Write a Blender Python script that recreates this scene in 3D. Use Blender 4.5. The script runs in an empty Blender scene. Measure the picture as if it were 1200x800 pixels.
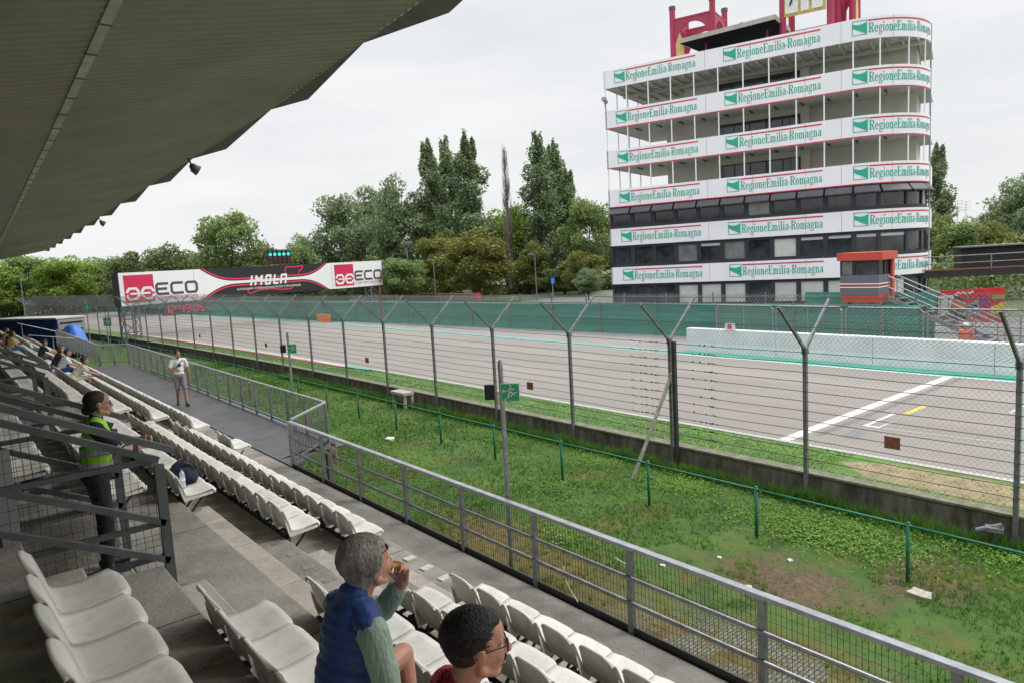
import bpy, bmesh, math, random
from mathutils import Vector, Matrix, noise as mnoise
random.seed(11)
PI = math.pi
scene = bpy.context.scene
COL = scene.collection

# ---------------------------------------------------------------- helpers
def tag(o, label=None, cat=None, group=None, kind=None):
    if label: o['label'] = label
    if cat: o['category'] = cat
    if group: o['group'] = group
    if kind: o['kind'] = kind
    return o

def thing(name, loc, label, cat, group=None, rz=0.0):
    o = bpy.data.objects.new(name, None)
    o.empty_display_size = 0.2
    COL.objects.link(o)
    o.location = loc
    o.rotation_euler = (0, 0, rz)
    o['_w'] = 1
    return tag(o, label, cat, group)

def world_of(o):
    m = Matrix.Identity(4)
    while o is not None:
        m = Matrix.Translation(o.location) @ o.rotation_euler.to_matrix().to_4x4() @ m
        o = o.parent
    return m

def link(name, me, parent=None, m=None, smooth=False):
    o = bpy.data.objects.new(name, me)
    COL.objects.link(o)
    if m is not None:
        if isinstance(m, (list, tuple)):
            for q in m: me.materials.append(q)
        else: me.materials.append(m)
    if parent is not None: o.parent = parent
    if smooth:
        for p in me.polygons: p.use_smooth = True
    return o

class MB:
    """collects shapes and builds them as ONE mesh"""
    def __init__(s): s.v = []; s.f = []; s.mi = []; s.col = []; s.cur = 0
    def mat(s, i): s.cur = i; return s
    def face(s, pts):
        b = len(s.v); s.v += [tuple(p) for p in pts]
        s.f.append(tuple(range(b, b + len(pts)))); s.mi.append(s.cur)
    def quadbox(s, c8):
        b = len(s.v); s.v += [tuple(p) for p in c8]
        for q in ((0,3,2,1),(4,5,6,7),(0,1,5,4),(1,2,6,5),(2,3,7,6),(3,0,4,7)):
            s.f.append(tuple(b + i for i in q)); s.mi.append(s.cur)
    def box(s, c, sz, rz=0.0):
        hx, hy, hz = sz[0]/2, sz[1]/2, sz[2]/2
        cr, sr = math.cos(rz), math.sin(rz)
        out = []
        for z in (-hz, hz):
            for x, y in ((-hx,-hy),(hx,-hy),(hx,hy),(-hx,hy)):
                out.append((c[0]+x*cr-y*sr, c[1]+x*sr+y*cr, c[2]+z))
        s.quadbox(out)
    def bx(s, x0, x1, y0, y1, z0, z1):
        s.box(((x0+x1)/2,(y0+y1)/2,(z0+z1)/2),(abs(x1-x0),abs(y1-y0),abs(z1-z0)))
    def beam(s, a, b, w, h, up=(0,0,1)):
        a = Vector(a); b = Vector(b); d = (b-a).normalized(); u = Vector(up)
        if abs(d.dot(u)) > .98: u = Vector((1,0,0))
        r = d.cross(u).normalized(); u = r.cross(d).normalized()
        out = []
        for p in (a, b):
            for i, j in ((-1,-1),(1,-1),(1,1),(-1,1)):
                out.append(p + r*(i*w/2) + u*(j*h/2))
        s.quadbox(out)
    def tube(s, a, b, r0, r1=None, n=8, cap=True):
        if r1 is None: r1 = r0
        a = Vector(a); b = Vector(b); d = (b-a)
        if d.length < 1e-6: return
        d.normalize(); u = Vector((0,0,1))
        if abs(d.dot(u)) > .95: u = Vector((1,0,0))
        r = d.cross(u).normalized(); u = r.cross(d)
        base = len(s.v)
        for p, rr in ((a,r0),(b,r1)):
            for i in range(n):
                t = 2*PI*i/n
                s.v.append(tuple(p + r*(math.cos(t)*rr) + u*(math.sin(t)*rr)))
        for i in range(n):
            j = (i+1) % n
            s.f.append((base+i, base+j, base+n+j, base+n+i)); s.mi.append(s.cur)
        if cap:
            s.f.append(tuple(base+n-1-i for i in range(n))); s.mi.append(s.cur)
            s.f.append(tuple(base+n+i for i in range(n))); s.mi.append(s.cur)
    def path(s, pts, r, n=6):
        for a, b in zip(pts[:-1], pts[1:]): s.tube(a, b, r, r, n)
    def ell(s, c, r, nu=14, nv=9, M=None):
        base = len(s.v); c = Vector(c)
        for j in range(nv+1):
            ph = PI*j/nv
            for i in range(nu):
                t = 2*PI*i/nu
                p = Vector((r[0]*math.sin(ph)*math.cos(t), r[1]*math.sin(ph)*math.sin(t), r[2]*math.cos(ph)))
                if M is not None: p = M @ p
                s.v.append(tuple(c+p))
        for j in range(nv):
            for i in range(nu):
                k = (i+1) % nu
                s.f.append((base+j*nu+i, base+(j+1)*nu+i, base+(j+1)*nu+k, base+j*nu+k)); s.mi.append(s.cur)
    def prism(s, poly, z0, z1):
        b = len(s.v); n = len(poly)
        for z in (z0, z1):
            for p in poly: s.v.append((p[0], p[1], z))
        s.f.append(tuple(b+n-1-i for i in range(n))); s.mi.append(s.cur)
        s.f.append(tuple(b+n+i for i in range(n))); s.mi.append(s.cur)
        for i in range(n):
            j = (i+1) % n
            s.f.append((b+i, b+j, b+n+j, b+n+i)); s.mi.append(s.cur)
    def build(s, name, m, parent=None, local=False, smooth=False, bevel=0.0, clean=False):
        me = bpy.data.meshes.new(name)
        vs = s.v
        if parent is not None and not local:
            inv = world_of(parent).inverted()
            vs = [tuple(inv @ Vector(p)) for p in vs]
        me.from_pydata(vs, [], s.f)
        me.polygons.foreach_set('material_index', s.mi)
        me.validate()
        me.update()
        o = link(name, me, parent, m, smooth)
        if clean:
            bm = bmesh.new(); bm.from_mesh(me); bmesh.ops.remove_doubles(bm, verts=bm.verts, dist=1e-5)
            bmesh.ops.recalc_face_normals(bm, faces=bm.faces); bm.to_mesh(me); bm.free()
        if bevel > 0:
            md = o.modifiers.new('bevel', 'BEVEL'); md.width = bevel; md.segments = 2; md.limit_method = 'ANGLE'
        return o

def bake(o):
    """evaluate modifiers into the mesh, no operators"""
    dg = bpy.context.evaluated_depsgraph_get()
    dg.update()
    me = bpy.data.meshes.new_from_object(o.evaluated_get(dg))
    mats = [m for m in o.data.materials]
    o.modifiers.clear()
    o.data = me
    if not me.materials:
        for m in mats: me.materials.append(m)
    return o

# ---------------------------------------------------------------- materials
MATS = {}
def srgb(c):
    return tuple((x/12.92 if x <= .04045 else ((x+.055)/1.055)**2.4) for x in c)
def mat(name, col, rough=.6, metal=0.0, var=.12, scale=4.0, bump=0.0, bscale=40.0, col2=None, spec=.5, dirt=0.0, dscale=1.5, dcol=(.05,.045,.035), stretch=(1,1,1)):
    m = bpy.data.materials.new(name); m.use_nodes = True
    nt = m.node_tree; N = nt.nodes; L = nt.links
    b = N['Principled BSDF']; b.inputs['Roughness'].default_value = rough
    b.inputs['Metallic'].default_value = metal
    b.inputs['Specular IOR Level'].default_value = spec
    tc = N.new('ShaderNodeTexCoord'); mp = N.new('ShaderNodeMapping'); mp.inputs['Scale'].default_value = stretch
    L.new(tc.outputs['Object'], mp.inputs['Vector'])
    nz = N.new('ShaderNodeTexNoise'); nz.inputs['Scale'].default_value = scale; nz.inputs['Detail'].default_value = 6
    nz.inputs['Roughness'].default_value = .65
    L.new(mp.outputs[0], nz.inputs['Vector'])
    rp = N.new('ShaderNodeValToRGB'); rp.color_ramp.elements[0].position = .3; rp.color_ramp.elements[1].position = .7
    c2 = col2 if col2 else tuple(max(0, x*(1-2*var)) for x in col)
    c1 = col if col2 else tuple(min(1, x*(1+var)) for x in col)
    rp.color_ramp.elements[0].color = (*c2, 1); rp.color_ramp.elements[1].color = (*c1, 1)
    L.new(nz.outputs['Fac'], rp.inputs['Fac'])
    out = rp.outputs['Color']
    if dirt > 0:
        n2 = N.new('ShaderNodeTexNoise'); n2.inputs['Scale'].default_value = dscale; n2.inputs['Detail'].default_value = 9
        n2.inputs['Roughness'].default_value = .7
        L.new(tc.outputs['Object'], n2.inputs['Vector'])
        r2 = N.new('ShaderNodeValToRGB'); r2.color_ramp.elements[0].position = .48; r2.color_ramp.elements[1].position = .72
        r2.color_ramp.elements[0].color = (0,0,0,1); r2.color_ramp.elements[1].color = (dirt,dirt,dirt,1)
        L.new(n2.outputs['Fac'], r2.inputs['Fac'])
        mx = N.new('ShaderNodeMix'); mx.data_type = 'RGBA'
        L.new(r2.outputs['Color'], mx.inputs['Factor']); L.new(out, mx.inputs['A']); mx.inputs['B'].default_value = (*dcol,1)
        out = mx.outputs['Result']
    L.new(out, b.inputs['Base Color'])
    if bump > 0:
        n3 = N.new('ShaderNodeTexNoise'); n3.inputs['Scale'].default_value = bscale; n3.inputs['Detail'].default_value = 5
        L.new(mp.outputs[0], n3.inputs['Vector'])
        bp = N.new('ShaderNodeBump'); bp.inputs['Strength'].default_value = bump; bp.inputs['Distance'].default_value = .02
        L.new(n3.outputs['Fac'], bp.inputs['Height']); L.new(bp.outputs[0], b.inputs['Normal'])
    MATS[name] = m
    return m

M = {}
M['concrete'] = mat('concrete', (.33,.31,.275), .85, var=.16, scale=1.6, bump=.5, bscale=25, dirt=.8, dscale=1.1, dcol=(.11,.10,.085))
M['step'] = mat('step_concrete', (.46,.42,.36), .85, var=.12, scale=2.5, bump=.4, bscale=30, dirt=.45, dscale=3, dcol=(.15,.135,.11))
M['plate'] = mat('anchor_plate', (.30,.27,.22), .8, var=.25, scale=20, dirt=.6, dscale=12)
M['wall'] = mat('mossy_wall', (.15,.135,.11), .9, var=.38, scale=5, bump=.6, bscale=18, dirt=1.0, dscale=1.9, dcol=(.035,.042,.018), stretch=(1,1,.18))
M['wallcap'] = mat('mossy_cap', (.20,.19,.14), .9, var=.2, scale=5, dirt=.9, dscale=3, dcol=(.07,.10,.02))
M['galv'] = mat('galvanised', (.33,.345,.36), .42, .75, var=.18, scale=9, dirt=.4, dscale=5, dcol=(.16,.15,.14))
M['galvd'] = mat('galvanised_dull', (.20,.21,.22), .55, .35, var=.2, scale=6, dirt=.5, dscale=4, dcol=(.10,.09,.07))
M['galvw'] = mat('galvanised_wet', (.42,.44,.47), .35, .55, var=.15, scale=7, dirt=.3, dscale=6, dcol=(.2,.2,.2))
M['wire'] = mat('wire', (.17,.175,.17), .5, .5, var=.1)
M['dwire'] = mat('dark_wire', (.035,.036,.035), .55, .4, var=.1)
M['cable'] = mat('cable', (.045,.047,.05), .5, .5, var=.2)
M['dark'] = mat('dark_steel', (.05,.055,.06), .5, .3, var=.25, scale=6, dirt=.35, dscale=4, dcol=(.11,.065,.03))
M['rail'] = mat('rail_steel', (.125,.135,.145), .45, .35, var=.2, scale=3, dirt=.5, dscale=2.5, dcol=(.12,.085,.05))
M['black'] = mat('black', (.015,.016,.018), .5, var=.1)
M['seat'] = mat('seat_plastic', (.70,.665,.585), .42, var=.05, scale=5, bump=.05, bscale=120, dirt=.35, dscale=7, dcol=(.40,.36,.29))
M['green'] = mat('green_paint', (.012,.16,.09), .45, var=.15, scale=8, dirt=.15, dscale=6)
M['white'] = mat('white_paint', (.78,.79,.82), .5, var=.03, scale=2, dirt=.12, dscale=1.2, dcol=(.5,.5,.5))
M['whitewall'] = mat('white_wall', (.68,.70,.72), .65, var=.06, scale=1.2, bump=.2, dirt=.3, dscale=1.3, dcol=(.42,.43,.43))
M['asphalt'] = mat('asphalt', (.215,.194,.172), .9, var=.10, scale=.35, bump=.3, bscale=60, dirt=.35, dscale=.16, dcol=(.135,.125,.118), stretch=(1,.10,1))
M['runoff'] = mat('runoff', (.225,.212,.20), .9, var=.1, scale=.5, dirt=.3, dscale=.4, dcol=(.2,.2,.19))
M['mark'] = mat('road_white', (.62,.61,.60), .7, var=.08, scale=3, dirt=.5, dscale=4, dcol=(.34,.33,.32))
M['markf'] = mat('road_white_faded', (.42,.41,.40), .7, var=.1, scale=3, dirt=.7, dscale=3, dcol=(.25,.24,.23))
M['yellow'] = mat('road_yellow', (.55,.40,.06), .7, var=.1, scale=3, dirt=.5, dscale=4, dcol=(.3,.26,.15))
M['teal'] = mat('road_teal', (.035,.33,.23), .7, var=.12, scale=1.5, dirt=.35, dscale=1, dcol=(.15,.28,.24))
M['tealf'] = mat('road_teal_faded', (.17,.30,.27), .8, var=.15, scale=1.5, dirt=.7, dscale=.8, dcol=(.25,.26,.24))
M['redk'] = mat('kerb_red', (.50,.06,.05), .7, var=.1)
M['walkway'] = mat('walkway_sheet', (.11,.114,.117), .5, .0, var=.2, scale=1.2, dirt=.35, dscale=1.1, dcol=(.055,.06,.062))
M['band'] = mat('tower_band', (.76,.765,.80), .5, var=.02, scale=.4, dirt=.22, dscale=.35, dcol=(.55,.56,.60), bump=.25, bscale=1.2)
M['bandred'] = mat('band_red', (.55,.03,.055), .5, var=.03)
M['letter'] = mat('letter_green', (.015,.36,.25), .5, var=.03)
M['towerwall'] = mat('tower_wall', (.60,.58,.52), .8, var=.06, scale=.4, dirt=.25, dscale=.5, dcol=(.4,.38,.33))
M['soffitT'] = mat('tower_soffit', (.56,.555,.52), .8, var=.06, scale=.4, dirt=.3, dscale=.6, dcol=(.36,.35,.32))
M['frame'] = mat('window_frame', (.022,.024,.034), .5, var=.1)
M['lampdark'] = mat('lamp_dark', (.09,.09,.09), .6)
M['redsteel'] = mat('red_steel', (.36,.022,.075), .5, var=.1, scale=1, dirt=.2, dscale=1.5, dcol=(.2,.01,.03))
M['gold'] = mat('gold_panel', (.50,.37,.09), .5, var=.15, scale=2)
M['cream'] = mat('cream_panel', (.70,.70,.66), .6, var=.1)
M['boothred'] = mat('booth_red', (.50,.065,.04), .5, var=.06)
M['boothgrey'] = mat('booth_grey', (.13,.12,.155), .5, var=.06)
M['rust'] = mat('rusty_brown', (.23,.085,.04), .8, var=.2, scale=15)
M['signgreen'] = mat('sign_green', (.015,.40,.19), .4, var=.03)
M['screen'] = mat('green_netting', (.015,.21,.15), .8, var=.16, scale=.9, bump=.5, bscale=4, dirt=.35, dscale=.5, dcol=(.02,.11,.09), stretch=(1,.6,4))
M['blue'] = mat('container_blue', (.035,.09,.36), .5, var=.1, scale=2, dirt=.3, dscale=2, dcol=(.02,.03,.1))
M['bluetarp'] = mat('tarp_blue', (.04,.16,.62), .5, var=.15, scale=4, bump=.5, bscale=6)
M['roof'] = mat('roof_soffit', (.285,.275,.22), .8, var=.10, scale=.5, dirt=.35, dscale=.35, dcol=(.26,.25,.205))
M['roofstrip'] = mat('roof_strip', (.50,.50,.42), .7, var=.15, scale=2, dirt=.5, dscale=3, dcol=(.3,.28,.2))
M['fascia'] = mat('roof_fascia', (.20,.195,.19), .7, var=.15, scale=1, dirt=.4, dscale=1.5, dcol=(.1,.1,.1))
M['bark'] = mat('bark', (.10,.085,.065), .9, var=.3, scale=6, bump=.5)
M['deadbark'] = mat('dead_bark', (.20,.17,.14), .9, var=.3, scale=6)
M['paddock'] = mat('paddock', (.17,.165,.155), .9, var=.15, scale=.2, dirt=.3, dscale=.3)
M['terra'] = mat('roof_tiles', (.45,.13,.06), .8, var=.2, scale=3)
M['skin'] = mat('skin', (.50,.27,.19), .5, var=.06, scale=8, bump=.05, bscale=200)
M['skin2'] = mat('skin_tan', (.40,.20,.13), .5, var=.08, scale=8, bump=.05, bscale=200)
M['skinred'] = mat('skin_ruddy', (.50,.235,.165), .5, var=.12, scale=12, bump=.08, bscale=180)
M['lips'] = mat('lips', (.38,.13,.11), .5)
M['eyew'] = mat('eye_white', (.75,.74,.72), .25)
M['hairgrey'] = mat('hair_grey', (.30,.28,.25), .7, var=.35, scale=30, stretch=(1,1,.3), bump=.6, bscale=90)
M['hairdark'] = mat('hair_dark', (.018,.013,.011), .5, var=.3, scale=30, bump=.6, bscale=90)
M['hairbrown'] = mat('hair_brown', (.07,.03,.015), .5, var=.3, scale=30, bump=.6, bscale=90)
M['vestblue'] = mat('vest_blue', (.016,.052,.20), .6, var=.12, scale=10, bump=.3, bscale=60)
M['shirtgreen'] = mat('shirt_sage', (.27,.37,.29), .8, var=.10, scale=6, bump=.5, bscale=22, stretch=(3,3,.6))
M['redshirt'] = mat('shirt_red', (.36,.02,.05), .8, var=.1, scale=8, bump=.3, bscale=50)
M['hivis'] = mat('hi_vis', (.33,.80,.03), .7, var=.1, scale=9, bump=.3, bscale=30)
M['reflect'] = mat('reflective_grey', (.40,.41,.42), .4, var=.1, scale=20)
M['navy'] = mat('navy_cloth', (.016,.02,.045), .85, var=.2, scale=8, bump=.3, bscale=40)
M['trousers'] = mat('dark_trousers', (.014,.016,.022), .85, var=.2, scale=8, bump=.4, bscale=14)
M['whitetee'] = mat('white_cotton', (.74,.74,.76), .85, var=.04, scale=8, bump=.5, bscale=12)
M['beigetee'] = mat('beige_cotton', (.55,.53,.44), .85, var=.05, scale=8, bump=.4, bscale=12)
M['greyshort'] = mat('grey_shorts', (.22,.205,.22), .85, var=.1, scale=8, bump=.4, bscale=14)
M['jeans'] = mat('jeans', (.06,.13,.27), .85, var=.15, scale=10)
M['orangevest'] = mat('orange_vest', (.85,.16,.04), .7, var=.1)
M['denimdark'] = mat('dark_shorts', (.05,.055,.075), .85, var=.1)
M['glassb'] = mat('bottle_plastic', (.45,.55,.62), .1, var=.1)
M['pizza'] = mat('pizza_crust', (.58,.30,.10), .7, var=.3, scale=40, bump=.5, bscale=80, dirt=.9, dscale=45, dcol=(.5,.07,.02))
M['papers'] = mat('litter', (.6,.59,.56), .8)
M['board_white'] = mat('banner_white', (.74,.745,.74), .5, var=.02, dirt=.15, dscale=1, dcol=(.6,.6,.58))
M['board_red'] = mat('banner_red', (.55,.018,.075), .5, var=.04)
M['board_red2'] = mat('banner_bright_red', (.72,.03,.08), .5, var=.03)
M['board_black'] = mat('banner_black', (.016,.016,.02), .5, var=.1)
M['board_grey'] = mat('banner_grey', (.075,.06,.075), .5, var=.05)
M['mural1'] = mat('mural_red', (.60,.03,.03), .6)
M['mural2'] = mat('mural_orange', (.75,.17,.02), .6)
M['mural3'] = mat('mural_yellow', (.80,.55,.03), .6)
M['mural4'] = mat('mural_purple', (.35,.03,.18), .6)
M['mural5'] = mat('mural_olive', (.36,.28,.09), .6)
M['canopy'] = mat('canopy_black', (.012,.013,.018), .95, spec=.05)
M['bridge'] = mat('bridge_dark', (.03,.027,.028), .7, var=.2)
M['grey'] = mat('grey_paint', (.33,.34,.35), .6, var=.1)

def emis(name, col, s):
    m = bpy.data.materials.new(name); m.use_nodes = True
    b = m.node_tree.nodes['Principled BSDF']
    b.inputs['Base Color'].default_value = (*[c*.3 for c in col],1)
    b.inputs['Emission Color'].default_value = (*col,1); b.inputs['Emission Strength'].default_value = s
    tcn = m.node_tree.nodes.new('ShaderNodeTexNoise')
    m.node_tree.links.new(tcn.outputs['Fac'], b.inputs['Roughness'])
    return m
M['lit'] = emis('lit_green', (.02,.85,.62), 1.3)
M['led'] = emis('led_red', (1,.04,.08), .5)
M['reddim'] = mat('unlit_red_lens', (.13,.012,.02), .3)

def glass(name, col, rough=.08, var=.5, sc=.6):
    m = mat(name, col, rough, 0, var=var, scale=sc, spec=.8)
    return m
M['glass'] = glass('window_glass', (.035,.045,.05))
M['glassl'] = glass('window_light', (.20,.22,.215), .15, .3)
M['blind'] = mat('window_blind', (.50,.53,.50), .35, var=.08, scale=.8, dirt=.2, dscale=1)

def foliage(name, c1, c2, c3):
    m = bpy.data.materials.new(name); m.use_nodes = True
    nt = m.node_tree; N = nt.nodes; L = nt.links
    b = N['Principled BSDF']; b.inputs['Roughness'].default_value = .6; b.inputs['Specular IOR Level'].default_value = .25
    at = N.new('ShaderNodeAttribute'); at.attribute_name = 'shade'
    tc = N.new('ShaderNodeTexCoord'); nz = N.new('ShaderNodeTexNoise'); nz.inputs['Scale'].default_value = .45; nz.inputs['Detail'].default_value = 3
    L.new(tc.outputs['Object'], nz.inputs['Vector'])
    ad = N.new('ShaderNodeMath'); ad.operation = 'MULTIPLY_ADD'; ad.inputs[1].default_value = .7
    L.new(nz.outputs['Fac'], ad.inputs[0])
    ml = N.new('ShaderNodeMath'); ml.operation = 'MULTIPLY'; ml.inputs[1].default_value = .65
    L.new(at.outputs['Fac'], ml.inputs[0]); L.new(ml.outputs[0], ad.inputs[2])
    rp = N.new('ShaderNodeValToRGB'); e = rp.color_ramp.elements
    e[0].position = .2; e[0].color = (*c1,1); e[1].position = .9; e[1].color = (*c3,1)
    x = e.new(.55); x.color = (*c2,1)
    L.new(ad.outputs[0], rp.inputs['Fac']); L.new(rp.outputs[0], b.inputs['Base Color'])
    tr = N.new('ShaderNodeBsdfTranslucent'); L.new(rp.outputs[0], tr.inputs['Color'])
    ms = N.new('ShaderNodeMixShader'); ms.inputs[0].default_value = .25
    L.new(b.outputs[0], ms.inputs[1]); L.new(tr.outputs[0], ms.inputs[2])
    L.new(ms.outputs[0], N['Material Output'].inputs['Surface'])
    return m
M['leafA'] = foliage('leaf_mid', (.060,.095,.030), (.135,.195,.062), (.24,.32,.11))  # tree leaf greens lightened to stand in for distance haze
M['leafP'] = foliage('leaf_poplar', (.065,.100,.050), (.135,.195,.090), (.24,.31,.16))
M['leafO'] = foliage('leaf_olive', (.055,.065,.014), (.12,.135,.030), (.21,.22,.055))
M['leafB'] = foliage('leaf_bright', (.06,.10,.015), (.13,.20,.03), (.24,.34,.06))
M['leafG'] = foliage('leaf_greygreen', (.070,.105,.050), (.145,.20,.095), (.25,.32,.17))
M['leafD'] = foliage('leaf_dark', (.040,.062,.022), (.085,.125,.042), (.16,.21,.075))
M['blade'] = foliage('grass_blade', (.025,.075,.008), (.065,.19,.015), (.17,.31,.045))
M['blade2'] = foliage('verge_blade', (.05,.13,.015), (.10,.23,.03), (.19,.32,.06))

def seat_var(m):
    nt = m.node_tree; N = nt.nodes; L = nt.links; b = N['Principled BSDF']
    oi = N.new('ShaderNodeObjectInfo'); src = b.inputs['Base Color'].links[0].from_socket
    mr = N.new('ShaderNodeMapRange'); mr.inputs['To Min'].default_value = .84; mr.inputs['To Max'].default_value = 1.05
    L.new(oi.outputs['Random'], mr.inputs['Value'])
    vm = N.new('ShaderNodeVectorMath'); vm.operation = 'SCALE'; L.new(src, vm.inputs[0]); L.new(mr.outputs[0], vm.inputs['Scale']); L.new(vm.outputs[0], b.inputs['Base Color'])
    ml = N.new('ShaderNodeMath'); ml.operation = 'MULTIPLY'; ml.inputs[1].default_value = 37; L.new(oi.outputs['Random'], ml.inputs[0])
    cx = N.new('ShaderNodeCombineXYZ'); L.new(ml.outputs[0], cx.inputs[0]); L.new(ml.outputs[0], cx.inputs[2])
    tc = [n for n in N if n.type == 'TEX_COORD'][0]; ad = N.new('ShaderNodeVectorMath'); ad.operation = 'ADD'
    tg = [l.to_socket for l in nt.links if l.from_node == tc]
    L.new(tc.outputs['Object'], ad.inputs[0]); L.new(cx.outputs[0], ad.inputs[1])
    for t in tg: L.new(ad.outputs[0], t)
M['seat'] = mat('seat_plastic', (.82,.80,.745), .42, var=.05, scale=5, bump=.05, bscale=120, dirt=.55, dscale=8, dcol=(.50,.46,.39))
seat_var(M['seat'])
# grass ground with dirt patch, pavers and moss
def ground_mat():
    m = bpy.data.materials.new('spectator_grass'); m.use_nodes = True
    nt = m.node_tree; N = nt.nodes; L = nt.links; b = N['Principled BSDF']; b.inputs['Roughness'].default_value = .95
    tc = N.new('ShaderNodeTexCoord')
    def noise(s, d=6):
        n = N.new('ShaderNodeTexNoise'); n.inputs['Scale'].default_value = s; n.inputs['Detail'].default_value = d
        n.inputs['Roughness'].default_value = .7
        L.new(tc.outputs['Object'], n.inputs['Vector']); return n.outputs['Fac']
    def ramp(i, stops):
        r = N.new('ShaderNodeValToRGB'); e = r.color_ramp.elements
        e[0].position = stops[0][0]; e[0].color = (*stops[0][1],1); e[1].position = stops[-1][0]; e[1].color = (*stops[-1][1],1)
        for p, c in stops[1:-1]: x = e.new(p); x.color = (*c,1)
        L.new(i, r.inputs['Fac']); return r.outputs['Color']
    def mix(f, a, c):
        x = N.new('ShaderNodeMix'); x.data_type = 'RGBA'; L.new(f, x.inputs['Factor']); L.new(a, x.inputs['A']); L.new(c, x.inputs['B']); return x.outputs['Result']
    def blob(cx, cy, rx, ry, ns=1.3, amp=.9):
        mp = N.new('ShaderNodeMapping'); mp.vector_type = 'POINT'
        mp.inputs['Location'].default_value = (-cx/rx, -cy/ry, 0); mp.inputs['Scale'].default_value = (1/rx, 1/ry, 0)
        L.new(tc.outputs['Object'], mp.inputs['Vector'])
        ln = N.new('ShaderNodeVectorMath'); ln.operation = 'LENGTH'; L.new(mp.outputs[0], ln.inputs[0])
        a = N.new('ShaderNodeMath'); a.operation = 'MULTIPLY_ADD'; a.inputs[1].default_value = amp
        L.new(noise(ns, 8), a.inputs[0]); L.new(ln.outputs['Value'], a.inputs[2])
        return ramp(a.outputs[0], [(.55*1.0+.35,(1,1,1)),(1.0,(0,0,0))]) if False else _inv(a.outputs[0])
    def _inv(v):
        mr = N.new('ShaderNodeMapRange'); mr.inputs['From Min'].default_value = 1.05; mr.inputs['From Max'].default_value = 1.5
        mr.inputs['To Min'].default_value = 1; mr.inputs['To Max'].default_value = 0
        L.new(v, mr.inputs['Value']); return mr.outputs[0]
    g = ramp(noise(1.1, 9), [(.3,(.022,.05,.008)),(.5,(.05,.11,.014)),(.72,(.10,.14,.025))])
    dirt = ramp(noise(14, 8), [(.3,(.050,.036,.018)),(.55,(.115,.078,.042)),(.75,(.22,.17,.10))])
    moss = ramp(noise(6, 8), [(.35,(.07,.045,.015)),(.6,(.13,.10,.02)),(.8,(.10,.13,.03))])
    br = N.new('ShaderNodeTexBrick'); br.inputs['Scale'].default_value = 4.2
    br.inputs['Color1'].default_value = (.17,.16,.14,1); br.inputs['Color2'].default_value = (.22,.21,.185,1); br.inputs['Mortar'].default_value = (.05,.06,.02,1)
    br.inputs['Mortar Size'].default_value = .05; br.inputs['Mortar Smooth'].default_value = .4
    L.new(tc.outputs['Object'], br.inputs['Vector'])
    pav = mix(ramp(noise(2.2, 8), [(.47,(0,0,0)),(.56,(1,1,1))]), br.outputs['Color'], moss)
    c = mix(blob(7.0,4.6,1.9,3.6,.9,1.1), g, pav)
    c = mix(blob(9.9,5.7,1.5,2.1,1.9,1.5), c, dirt)
    c = mix(blob(7.6,9.5,1.5,4.0,1.2,1.2), c, moss)
    c = mix(blob(11.5,4.2,1.4,1.0,1.6,1.2), c, dirt)
    c = mix(ramp(noise(.8, 9), [(.52,(0,0,0)),(.64,(.85,.85,.85))]), c, moss)
    L.new(c, b.inputs['Base Color'])
    bp = N.new('ShaderNodeBump'); bp.inputs['Strength'].default_value = .7; bp.inputs['Distance'].default_value = .03
    L.new(noise(22, 6), bp.inputs['Height']); L.new(bp.outputs[0], b.inputs['Normal'])
    return m
M['ground'] = ground_mat()
M['verge'] = mat('verge_grass', (.085,.18,.025), .95, var=.2, scale=1.6, bump=.6, bscale=30, dirt=.6, dscale=.7, dcol=(.14,.14,.05), stretch=(1,.4,1))
M['farground'] = mat('far_ground', (.075,.105,.03), .95, var=.3, scale=.08, dirt=.4, dscale=.05, dcol=(.14,.13,.08))
M['bare'] = mat('bare_earth', (.27,.21,.12), .95, var=.2, scale=3, dirt=.7, dscale=2.5, dcol=(.12,.16,.04))

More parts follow.
